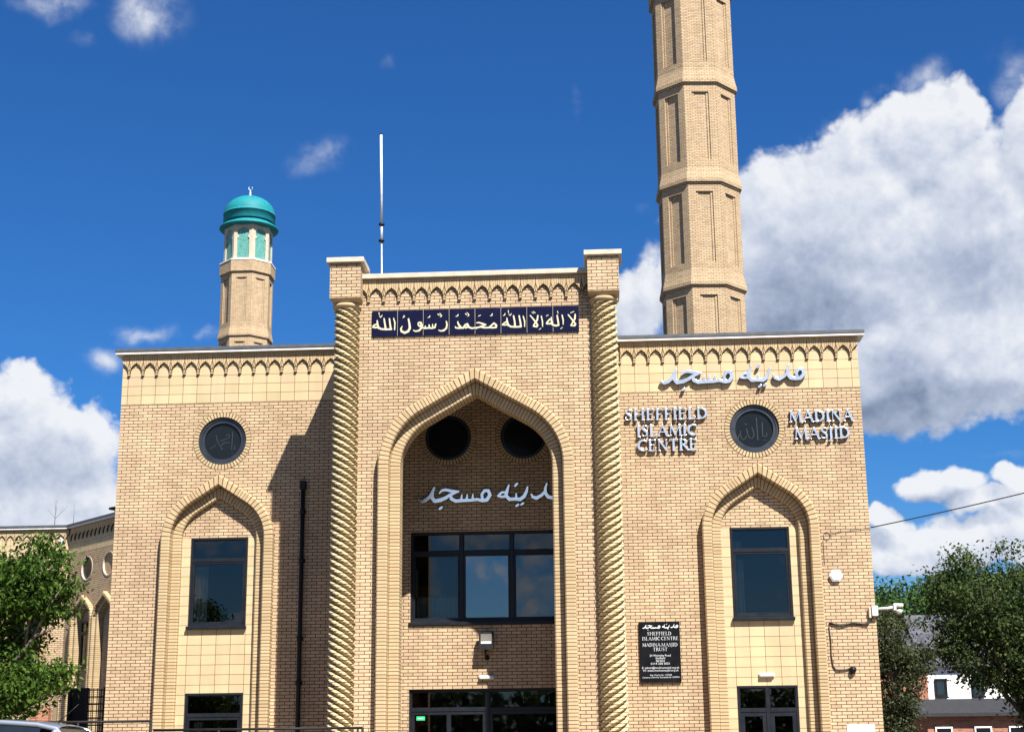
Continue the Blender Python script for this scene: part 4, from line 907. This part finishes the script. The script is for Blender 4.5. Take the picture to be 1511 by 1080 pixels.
# ------------------------------------------------------------------ prayer hall behind on the left
def hall():
    H = thing('prayer_hall', 'lower buff brick hall with arches set back behind the tree on the left', 'hall', (-18.36, 24, GZ))
    cx, cy = -18.36, 24.0; q = math.sqrt(.5)
    facet = lambda x, y, z: (cx+q*x-q*y*-1*0+q*y, cy-q*x+q*y, z)     # local x runs along the canted wall, -y faces out
    front = lambda x, y, z: (cx+x, cy+y, z)
    # canted wall faces (-q, -q): local y axis is (q, q)
    T_ = 10.80
    for xf, x0, x1, bays in ((facet, 0, 9.0, (1.65, 3.42, 5.19, 6.96)), (front, -26.0, 0, [-1.6-1.77*i for i in range(6)])):
        ars = [Arch(c, .58, .48, 57, 7.05) for c in bays]
        m = MB(xf); out = [(x0, GZ-.3)]
        for a in sorted(ars, key=lambda a: a.cx):
            h = a.off(.05).outline(GZ-.2)[::-1]; out += [(h[0][0], GZ-.3)]+h+[(h[-1][0], GZ-.3)]
        out += [(x1, GZ-.3), (x1, T_-1.05), (x0, T_-1.05)]
        plate(m, [out]+[circ(c, 9.07, .47) for c in bays], 0, .35)
        m.box(x0, x1, .001, .35, T_-.6, T_)
        m.box(x0, x1, .22, .34, GZ-.3, 8.3)
        m.build('wall', 'buff_brick', H)
        MB(xf).box(x0, x1, -.003, .34, T_-1.05, T_-.2).build('tile_band', 'buff_tile', H)
        corbel_frieze(x0+.02, x1-.02, T_-.52, T_-.03, -.001, -.06, H, xf=xf, phase=x0)
        MB(xf).box(x0-.08, x1+.08, -.17, .5, T_-.03, T_+.03).build('coping', 'white_trim', H)
        MB(xf).box(x0-.09, x1+.09, -.19, .52, T_+.031, T_+.12).build('coping_cap', 'roof_edge', H)
        for i, (c, a) in enumerate(zip(bays, ars)):
            arch_orders(a, GZ-.2, [(.0, .15, .2, -.05), (.148, .29, .1, -.17)], H, xf=xf)
            r = MB(xf); r.ringy(c, 9.07, .43, .475, -.015, .10); ro = r.build('roundel', 'drum_cream', H, uv=False)
            MB(xf).disc(c, 9.07, .43, .06, .09).build('pane', 'roundel_glass' if i % 2 == 0 else 'roundel_brick', ro, uv=False)
            if i % 2 == 0 or xf is front: casement(H, c-.42, c+.42, 5.35, 7.05, .18, [], [6.62], xf=xf, sill=True)
    m = MB(); m.add([(-44.36, 24.36, 10.2), (-18.3, 24.36, 10.2), (-12, 18.2, 10.2), (-9, 18.2, 10.2), (-9, 45, 10.2), (-44.36, 45, 10.2)], [(0, 1, 2, 3, 4, 5)]).build('roof', 'roof_edge', H)
    m = MB(); m.box(-44.3, -44.0, 24.4, 45, GZ-.3, 10.3); m.box(-44, -9, 44.7, 45, GZ-.3, 10.3); m.box(-9.3, -9, 18.2, 44.7, GZ-.3, 10.3); m.box(-12.1, -9.3, 17.9, 18.2, GZ-.3, 10.3); m.build('rear_wall', 'buff_brick', H)
    # lantern light on the corner, roof aerials, roof vent
    t = thing('corner_lantern', 'small white lantern light on a curved bracket at the corner of the hall', 'lamp', (-18.45, 23.9, 9.6))
    m = MB(); m.lathe([(.05, 10.08), (.12, 10.10), (.10, 10.28), (.03, 10.38)], (-18.55, 23.62), 12); m.build('lamp', 'white_plastic', t, uv=False)
    MB().tube([(-18.42, 23.97, 9.62), (-18.5, 23.75, 9.62), (-18.55, 23.62, 9.8), (-18.55, 23.62, 10.03)], .025, 8).build('bracket', 'galvanised', t, uv=False)
    t = thing('roof_aerial', 'spindly branching aerial on the roof of the hall', 'aerial', (-19.11, 24.3, 10.9))
    m = MB(); m.tube([(-19.11, 24.3, 10.75), (-19.11, 24.3, 12.0)], .014, 6)
    for dx, z0, z1 in ((-.30, 11.28, 11.62), (.48, 11.25, 11.75), (.06, 11.3, 12.0), (-.05, 11.5, 11.95)): m.tube([(-19.11, 24.3, z0), (-19.11+dx, 24.3, z1)], .007, 5)
    m.build('rods', 'dull_metal', t, uv=False)
    tag(MB().tube([(-18.33, 24.25, 10.75), (-18.34, 24.25, 11.85)], .012, 6).build('roof_rod', 'dull_metal', uv=False, base=(-18.33, 24.25, 10.75)), 'plain upright rod on the corner of the hall roof', 'rod')
    t = thing('roof_vent', 'small capped vent on the hall roof beside the left wing', 'vent', (-15.75, 21.6, 10.9))
    MB().lathe([(.08, 10.85), (.08, 11.10)], (-15.75, 21.6), 12).build('pipe', 'black_metal', t, uv=False)
    MB().lathe([(.05, 11.10), (.30, 11.12), (.30, 11.17), (.05, 11.24)], (-15.75, 21.6), 16).build('cap', 'black_metal', t, uv=False)
mat('roundel_brick', rough=.88, build=block_build((.40, .28, .16), (.34, .23, .13)))
hall()

# ------------------------------------------------------------------ railings and the low things on the left
def railing(name, label, x0, x1, y, top, zb, posts, loop=False):
    t = thing(name, label, 'railing', (x0, y, GZ), 'black handrails before the frontage')
    m = MB(); pts = [(x0, y, top), (x1, y, top)]
    m.tube(pts, .024, 8); m.build('handrail', 'soft_black', t, uv=False)
    if loop: MB().tube([(x1-.09, y, top-.02), (x1-.09, y, zb)], .02, 8).build('end_post', 'soft_black', t, uv=False)
    for p in posts: MB().tube([(p, y, top-.01), (p, y, zb)], .024, 8).build('post', 'soft_black', t, uv=False)
    MB().tube([(x0, y, top-.55), (x1, y, top-.55)], .018, 8).build('lower_rail', 'soft_black', t, uv=False)
railing('handrail', 'black tubular handrail in front of the left wing, the higher length behind the car', -8.6, -5.9, -6, 2.455, GZ, (-7.3, -5.9))
railing('handrail', 'black tubular handrail in front of the left wing and column, the lower length', -5.85, -1.88, -6, 2.285, GZ, (-4.6, -3.2, -1.88), True)

def left_bits():
    w = thing('garden_wall', 'broken red brick garden wall under the bright green tree', 'wall', (-12.4, 3.0, GZ))
    m = MB(); rng = random.Random(3)
    for k in range(33):
        z0 = GZ-.1+k*.075
        if k < 27: a, b = -16.0, -11.15
        else: a, b = -11.95+.13*(k-27)+rng.uniform(-.08, .08), -11.15
        m.box(a, b, 3.0+rng.uniform(-.004, .004), 3.22, z0, z0+.0745)
    m.build('brickwork', 'red_brick', w)
    f = thing('timber_fence', 'weathered timber fence with square trellis top between the garden wall and the hall', 'fence', (-11.3, 2.2, GZ))
    for x in (-11.62, -11.09): MB().box(x-.05, x+.05, 3.25, 3.36, GZ, 3.62, .01).build('post', 'timber', f)
    m = MB()
    for i in range(5): m.box(-11.58+i*.11, -11.56+i*.11, 3.28, 3.30, 2.6, 3.5)
    for i in range(7): m.box(-11.6, -11.1, 3.301, 3.32, 2.75+i*.12, 2.77+i*.12)
    m.build('trellis', 'timber', f)
    g = thing('dark_gate', 'tall dark slatted gate beside the canted hall wall', 'gate', (-10.4, 4.0, GZ))
    m = MB()
    for x in (-11.0, -10.55, -10.08): m.box(x-.04, x+.04, 4.0, 4.08, GZ, 3.60, .006)
    m.build('frame', 'black_metal', g)
    m = MB()
    for i in range(16): m.box(-10.99, -10.1, 4.03, 4.05, GZ+.2+i*.175, GZ+.235+i*.175)
    [m.box(-10.5+i*.1, -10.48+i*.1, 4.051, 4.065, GZ+.1, 3.58) for i in range(5)]
    m.build('slats', 'black_metal', g)
    MB().box(-11.0, -10.56, 4.06, 4.07, GZ+.1, 3.6).build('panel', 'soft_black', g)
    t = thing('globe_lamp', 'tiny white globe lamp on the canted hall wall beside the left wing', 'lamp', (-13.2, 18.3, 3.6))
    m = MB(); m.lathe([(.001, 3.62), (.09, 3.66), (.12, 3.75), (.09, 3.84), (.001, 3.88)], (-13.62, 18.85), 16); m.build('globe', 'white_plastic', t, uv=False)
    MB().tube([(-13.62, 18.85, 3.63), (-13.55, 19.1, 3.5)], .03, 8).build('bracket', 'black_metal', t, uv=False)
left_bits()

# ------------------------------------------------------------------ trees
def leaves(pts, size, rng, up=.5, long=1.9):
    n = len(pts); d = rng.normal(size=(n, 3)); d /= np.linalg.norm(d, axis=1)[:, None]
    d[:, 2] -= .25
    d /= np.linalg.norm(d, axis=1)[:, None]
    nrm = rng.normal(size=(n, 3)); nrm[:, 2] = np.abs(nrm[:, 2])+up
    side = np.cross(d, nrm); side /= np.linalg.norm(side, axis=1)[:, None]
    nn = np.cross(side, d)
    L = size*rng.uniform(.7, 1.3, n)[:, None]; Wd = L/long
    a = pts; b = pts+d*L*.45+side*Wd*.5+nn*L*.06; c = pts+d*L; e = pts+d*L*.45-side*Wd*.5+nn*L*.06
    return np.stack([a, b, c, e], 1).reshape(-1, 3)
def leaf_object(name, V, material, parent):
    b = BASE[parent.name]; n = len(V)//4
    me = bpy.data.meshes.new(name); me.vertices.add(len(V)); me.vertices.foreach_set('co', (V-np.array(b)).astype(np.float32).ravel())
    me.loops.add(n*4); me.polygons.add(n); me.loops.foreach_set('vertex_index', np.arange(n*4, dtype=np.int32))
    me.polygons.foreach_set('loop_start', np.arange(0, n*4, 4, dtype=np.int32)); me.update(calc_edges=True); me.validate()
    me.materials.append(MATS[material]); o = put(bpy.data.objects.new(name, me), parent); BASE[o.name] = b; return o
def tree(name, label, base, crown, nclump, nleaf, size, material, seed, trunk_r=.16, group=None, bark='bark', spread=.42, limbs=14, long=1.9, extra=()):
    """crown: ellipsoids (x, y, z, rx, ry, rz)"""
    rng = np.random.default_rng(seed); t = thing(name, label, 'tree', base, group)
    vol = np.array([c[3]*c[4]*c[5] for c in crown])**.75; vol /= vol.sum(); cl = []
    while len(cl) < nclump:
        c = crown[rng.choice(len(crown), p=vol)]; d = rng.normal(size=3); d /= np.linalg.norm(d)
        r = rng.uniform(.45, 1.05)**.6; p = np.array(c[:3])+d*np.array(c[3:])*r*rng.uniform(.9, 1.08)
        if p[2] > base[2]+.2: cl.append(p)
    cl = np.array(cl); mid = np.average([c[:3] for c in crown], axis=0)
    P = []
    for p in cl:
        n = int(nleaf*rng.uniform(.5, 1.5)); out = (p-mid); out /= np.linalg.norm(out)+1e-6
        q = rng.normal(size=(n, 3))*np.array([spread, spread, spread*.6])
        q += out*rng.uniform(0, 1, n)[:, None]*spread*.9
        P.append(p+q)
    P = np.concatenate(P)
    leaf_object('foliage', leaves(P, size, rng, long=long), material, t)
    m = MB(); top = Vector(mid); b = Vector(base); k = b.lerp(Vector((mid[0], mid[1], b.z)), .3)
    mids = [b, b.lerp(top, .35)+Vector((.08, .05, 0)), b.lerp(top, .7), top]
    m.tube(mids, [trunk_r*1.25, trunk_r, trunk_r*.75, trunk_r*.4], 10); m.build('trunk', bark, t, uv=False)
    m = MB()
    for i in rng.choice(len(cl), min(limbs, len(cl)), replace=False):
        p = Vector(cl[i]); u = rng.uniform(.25, .85); s = b.lerp(top, u); q = s.lerp(p, .5)+Vector((0, 0, rng.uniform(.0, .4)*(p-s).length*.4))
        m.tube([s, q, p], [trunk_r*.45, trunk_r*.28, trunk_r*.08], 6)
    for pts, rs in extra: m.tube(pts, rs, 7)
    m.build('branches', bark, t, uv=False)
    return t
tree('leafy_tree', 'bright green leafy tree in two rounded tiers at the left edge', (-9.6, -6, GZ),
     [(-9.75, -6, 5.0, 1.25, 1.2, .75), (-8.35, -6.1, 5.2, .55, .6, .75), (-8.6, -6, 4.75, .95, .9, .42), (-10.2, -6, 4.4, 1.2, 1.1, .7), (-9.7, -6.1, 3.15, 1.2, 1.1, .62), (-8.45, -6.1, 3.05, .68, .7, .45), (-10.6, -6, 3.3, 1.3, 1.2, .9), (-10.3, -5.7, 4.0, .9, .9, .6), (-9.7, -6, 2.95, 1.1, 1.0, .45), (-8.45, -6.1, 3.2, .6, .6, .35), (-9.8, -6, 3.85, .75, .8, .5), (-8.0, -6.1, 3.35, .4, .5, .3), (-7.95, -6.1, 4.75, .4, .5, .35), (-9.1, -5.8, 4.1, .7, .7, .4), (-9.0, -6, 3.55, .9, .8, .4)],
     700, 84, .112, 'leaf_bright', 5, .10, spread=.17, bark='pale_bark', long=2.1,
     extra=[(((-9.3, -6, 2.6), (-8.55, -6.2, 3.55), (-8.15, -6.25, 4.05), (-7.75, -6.3, 4.2)), (.05, .042, .034, .016)), (((-8.2, -6.25, 4.0), (-7.9, -6.3, 4.6), (-7.55, -6.3, 5.15)), (.03, .02, .008)), (((-8.35, -6.2, 3.8), (-8.3, -6.25, 4.3), (-8.1, -6.2, 4.7)), (.04, .025, .012))])
tree('leafy_tree', 'large dark green spreading tree at the right edge of the photo', (16.4, 16, GZ),
     [(15.2, 16, 6.6, 1.7, 2, 1.3), (16.8, 16, 6.9, 1.6, 2, 1.0), (15.9, 15.6, 5.2, 2.3, 2.3, 1.5), (17.3, 16, 5.0, 2.2, 2.3, 1.8), (14.7, 15.6, 5.9, 1.1, 1.3, .7), (17.4, 15.6, 3.6, 1.9, 2, 1.2), (15.7, 15.4, 4.4, 1.2, 1.2, .7), (18.6, 16, 6.6, 1.6, 2, 1.6), (14.3, 15.8, 7.6, .28, .25, .5), (15.05, 15.7, 8.0, .22, .2, .4), (16.9, 15.7, 7.9, .3, .3, .35), (13.5, 15.7, 6.5, .4, .3, .2), (13.9, 15.6, 5.35, .75, .7, .5), (15.9, 15.7, 8.0, .25, .2, .5), (14.0, 15.7, 7.1, .3, .3, .4), (13.25, 15.7, 5.9, .4, .3, .15), (17.4, 15.7, 8.2, .3, .3, .4), (13.6, 15.7, 7.0, .2, .2, .3)],
     640, 84, .14, 'leaf_dark', 11, .2, spread=.26, limbs=60,
     extra=[(((15.0, 16, 6.0), (14.9, 15.8, 7.3), (15.0, 15.7, 8.1)), (.05, .03, .01)), (((16.6, 16, 6.6), (16.5, 15.8, 7.6), (16.9, 15.7, 8.0)), (.05, .03, .01))])
tree('leafy_tree', 'narrow olive green tree beside the right hand corner of the building', (11.15, 11, GZ),
     [(10.95, 11, 4.9, .60, .8, .95), (11.05, 11, 3.8, .60, .8, 1.1), (11.62, 11, 4.35, .46, .6, .42), (11.0, 11, 2.7, .42, .6, .6)],
     230, 80, .10, 'leaf_olive', 21, .10, spread=.17, limbs=26)
tree('leafy_tree', 'mid green tree in the distance between the corner and the dark tree', (20, 48, GZ),
     [(18.6, 48, 9.3, 2.6, 2.0, 1.0), (21.6, 48, 9.7, 2.4, 2.0, 1.2), (16.6, 48, 8.4, 1.8, 1.6, 1.2), (19, 48, 7.6, 3.6, 2.0, 1.2)],
     420, 80, .24, 'leaf_mid', 31, .25, spread=.5, limbs=12)

def unseen_woodland():
    """belt of trees across the road behind the photographer: it darkens the low windows' reflections"""
    rng = np.random.default_rng(77); P = []
    for i in range(1100):
        x = rng.uniform(-75, 80); h = 6.2+1.0*math.sin(x*.31)+.6*math.sin(x*.83+1)
        c = np.array([x, rng.uniform(-66, -60), rng.uniform(.5, h)]); P.append(c+rng.normal(size=(34, 3))*np.array([1.1, .9, .8]))
    V = leaves(np.concatenate(P), .9, rng)
    b = Vector((0, -63, 0)); n = len(V)//4; me = bpy.data.meshes.new('unseen_woodland')
    me.from_pydata([tuple(v-np.array(b)) for v in V], [], [(4*i, 4*i+1, 4*i+2, 4*i+3) for i in range(n)]); me.materials.append(MATS['leaf_dark'])
    o = put(bpy.data.objects.new('unseen_woodland', me)); o.location = b
    tag(o, 'unseen belt of trees added across the road to darken the window reflections', 'unseen_woodland', kind='stuff')
unseen_woodland()

# ------------------------------------------------------------------ houses on the right
def prism_roof(mb, x0, x1, y0, y1, ze, zr, along='x', over=.25):
    if along == 'x':
        ym = (y0+y1)/2; vs = [(x0-over, y0-over, ze), (x1+over, y0-over, ze), (x1+over, ym, zr), (x0-over, ym, zr), (x0-over, y1+over, ze), (x1+over, y1+over, ze)]
        vs += [(x, y, z-.14) for x, y, z in vs]
    else:
        xm = (x0+x1)/2; vs = [(x0-over, y1+over, ze), (x0-over, y0-over, ze), (xm, y0-over, zr), (xm, y1+over, zr), (x1+over, y1+over, ze), (x1+over, y0-over, ze)]
        vs += [(x, y, z-.14) for x, y, z in vs]
    fs = [(0, 1, 2, 3), (5, 4, 3, 2), (7, 6, 9, 8), (10, 11, 8, 9), (0, 6, 7, 1), (4, 5, 11, 10), (1, 7, 8, 2), (2, 8, 11, 5), (0, 3, 9, 6), (3, 4, 10, 9)]
    mb.add(vs, fs); return mb
mat('dark_felt', (.035, .036, .040), .95, spec=.1)
def houses():
    h = thing('brick_house', 'red brick house with a grey slate roof glimpsed between the trees', 'house', (15.5, 38, GZ))
    m = MB(); m.box(12.0, 17.05, 36, 43, GZ-.3, 5.55); m.prism([(12.0, 5.55), (17.05, 5.55), (14.5, 7.3)], 36.0, 36.2); m.build('wall', 'red_brick', h)
    prism_roof(MB(), 12.0, 17.05, 36.2, 43, 5.6, 7.6, 'x').build('roof', 'slate', h)
    w = thing('white_house', 'white rendered house with a dark window behind the dark tree', 'house', (19, 37, GZ))
    m = MB(); m.box(17.2, 22.5, 37, 43, GZ-.3, 5.75); m.build('wall', 'white_paint', w)
    prism_roof(MB(), 17.2, 22.5, 37, 43, 5.8, 8.3, 'x').build('roof', 'slate', w)
    for x in (17.55, 19.2): casement(w, x, x+.55, 4.35, 5.15, 36.99, [], [], sill=True)
    o = thing('outbuilding', 'low dark outbuilding with a shallow slate roof in front of the white house', 'outbuilding', (18, 31, GZ))
    m = MB(); m.box(15.9, 20.5, 31, 35, GZ-.3, 3.5); m.build('wall', 'red_brick', o)
    prism_roof(MB(), 15.9, 20.5, 31, 35, 3.45, 4.10, 'x', .35).build('roof', 'dark_felt', o)
    for x in (16.2, 17.8, 19.2): 
        f = MB(); f.box(x, x+.7, 30.93, 31.02, 1.9, 2.9); fo = f.build('window', 'white_paint', o); MB().box(x+.06, x+.64, 30.915, 30.929, 1.96, 2.84).build('pane', 'roundel_glass', fo)
houses()

# ------------------------------------------------------------------ parked car
def car():
    C = thing('parked_car', 'silver hatchback parked by the forecourt with only its roof in view', 'car', (-5.9, -15, GZ))
    oy = -15.0; xr = -3.98      # rear bumper; the nose points left
    def X(d): return xr-d
    # stations along the body: distance from the rear, sill height, belt height, half width
    roof = [(.10, 1.02), (.16, 1.28), (.30, 1.44), (.55, 1.495), (1.0, 1.53), (1.6, 1.54), (2.2, 1.50), (2.6, 1.42), (3.0, 1.20), (3.3, 1.02)]
    S = [(0, .35, .72, .66), (.06, .26, .92, .78), (.25, .22, 1.0, .84), (.8, .20, 1.0, .865), (1.6, .19, .98, .87), (2.4, .19, .97, .87), (3.1, .20, .96, .86), (3.5, .21, .90, .83), (3.9, .24, .78, .76), (4.05, .32, .62, .62)]
    m = MB(); vs = []; k = 14
    for d, a, b, w in S:
        sec = []
        for j in range(k):
            t = j/(k-1); y = -w+2*w*t; ed = abs(2*t-1)
            sec.append((X(d), oy+y, GZ+b-(.07*ed**4)))
        low = [(X(d), oy+w*1.0, GZ+(a+b)/2), (X(d), oy+w*.95, GZ+a), (X(d), oy-w*.95, GZ+a), (X(d), oy-w*1.0, GZ+(a+b)/2)]
        vs += sec+low
    K = k+4
    fs = [(i*K+j, (i+1)*K+j, (i+1)*K+(j+1) % K, i*K+(j+1) % K) for i in range(len(S)-1) for j in range(K)]
    fs += [tuple(range(K)), tuple(range((len(S)-1)*K, len(S)*K))[::-1]]
    m.add(vs, fs, True); m.build('body', 'car_paint', C, uv=False)
    # cabin: glasshouse with painted roof and pillars
    m = MB(); g = MB(); vs = []; kk = 12
    def sec_at(d, z):
        w = .70-.16*max(0, (z-1.0))/.54*.6
        return w
    for d, z in roof:
        row = []
        for j in range(kk):
            t = j/(kk-1); e = abs(2*t-1); w = .60 if z > 1.3 else .68
            row.append((X(d), oy+(2*t-1)*w, GZ+z-.05*e**3))
        vs += row
    fs = [(i*kk+j, (i+1)*kk+j, (i+1)*kk+j+1, i*kk+j+1) for i in range(2, 7) for j in range(kk-1)]
    m.add(vs, fs, True)
    for sd in (-1, 1):       # cant rails and pillars down each side
        top = [(d, oy+sd*(.60 if z > 1.3 else .68), GZ+z-.05) for d, z in roof]
        m.tube([(X(d), y, z) for d, y, z in top[0:]], .035, 8)
        for d0, d1 in ((.30, .52), (1.15, 1.2), (2.0, 2.05)):
            zt = np.interp(d0 if d0 < .5 else d0, [r[0] for r in roof], [r[1] for r in roof])-.05
            m.tube([(X(d0), oy+sd*.605, GZ+zt), (X(d1), oy+sd*.80, GZ+.98)], [.03, .055 if d0 < .5 else .03], 8)
    m.build('roof', 'car_paint', C, uv=False)
    for sd in (-1, 1):
        for d0, d1 in ((.50, 1.12), (1.22, 1.98), (2.08, 2.75)):
            z0 = np.interp(d0, [r[0] for r in roof], [r[1] for r in roof])-.07; z1 = np.interp(d1, [r[0] for r in roof], [r[1] for r in roof])-.07
            MB().add([(X(d0+.05), oy+sd*.80, GZ+.98), (X(d1+.02), oy+sd*.80, GZ+.97), (X(d1), oy+sd*.615, GZ+z1), (X(d0), oy+sd*.615, GZ+z0)], [(0, 1, 2, 3)]).build('side_window', 'car_glass', C, uv=False)
    g = MB(); g.add([(X(.07), oy-.62, GZ+1.0), (X(.07), oy+.62, GZ+1.0), (X(.27), oy+.56, GZ+1.40), (X(.27), oy-.56, GZ+1.40)], [(0, 1, 2, 3)]); g.build('rear_window', 'car_glass', C, uv=False)
    g = MB(); g.add([(X(3.28), oy-.64, GZ+1.0), (X(3.28), oy+.64, GZ+1.0), (X(2.62), oy+.56, GZ+1.41), (X(2.62), oy-.56, GZ+1.41)], [(0, 1, 2, 3)]); g.build('windscreen', 'car_glass', C, uv=False)
    MB().tube([(X(.50), oy, GZ+1.49), (X(.42), oy, GZ+1.56), (X(.24), oy, GZ+1.72)], [.010, .006, .004], 6).build('aerial', 'black_metal', C, uv=False)
    MB().box(X(.30), X(.02), oy-.40, oy-.12, GZ+.52, GZ+.62) 
    for d in (.75, 3.25):
        for sd in (-1, 1):
            y = oy+sd*.80; w = MB(); w.lathe([(.20, -.10), (.29, -.10), (.31, -.07), (.31, .07), (.29, .10), (.20, .10)], k=28)
            w.v = [(X(d)+a, y+c, GZ+.31+b) for a, b, c in w.v]; wo = w.build('wheel', 'tyre', C, uv=False)
            r = MB(); r.lathe([(.001, -.06), (.06, -.085), (.19, -.07), (.205, -.095), (.205, .09), (.001, .06)], k=24)
            r.v = [(X(d)+a, y+sd*-c, GZ+.31+b) for a, b, c in r.v]; r.build('rim', 'alloy', wo, uv=False)
    for sd in (-1, 1):
        MB().box(X(.13), X(.02), oy+sd*.66-.09, oy+sd*.66+.09, GZ+.66, GZ+.90, .03).build('tail_lamp', 'tail_red', C)
        MB().box(X(4.02), X(3.8), oy+sd*.52-.14, oy+sd*.52+.14, GZ+.56, GZ+.70, .04).build('headlight', 'lamp_clear', C)
        MB().box(X(2.62), X(2.48), oy+sd*.93-.07, oy+sd*.93+.07, GZ+.98, GZ+1.12, .03).build('mirror', 'car_paint', C)
car()
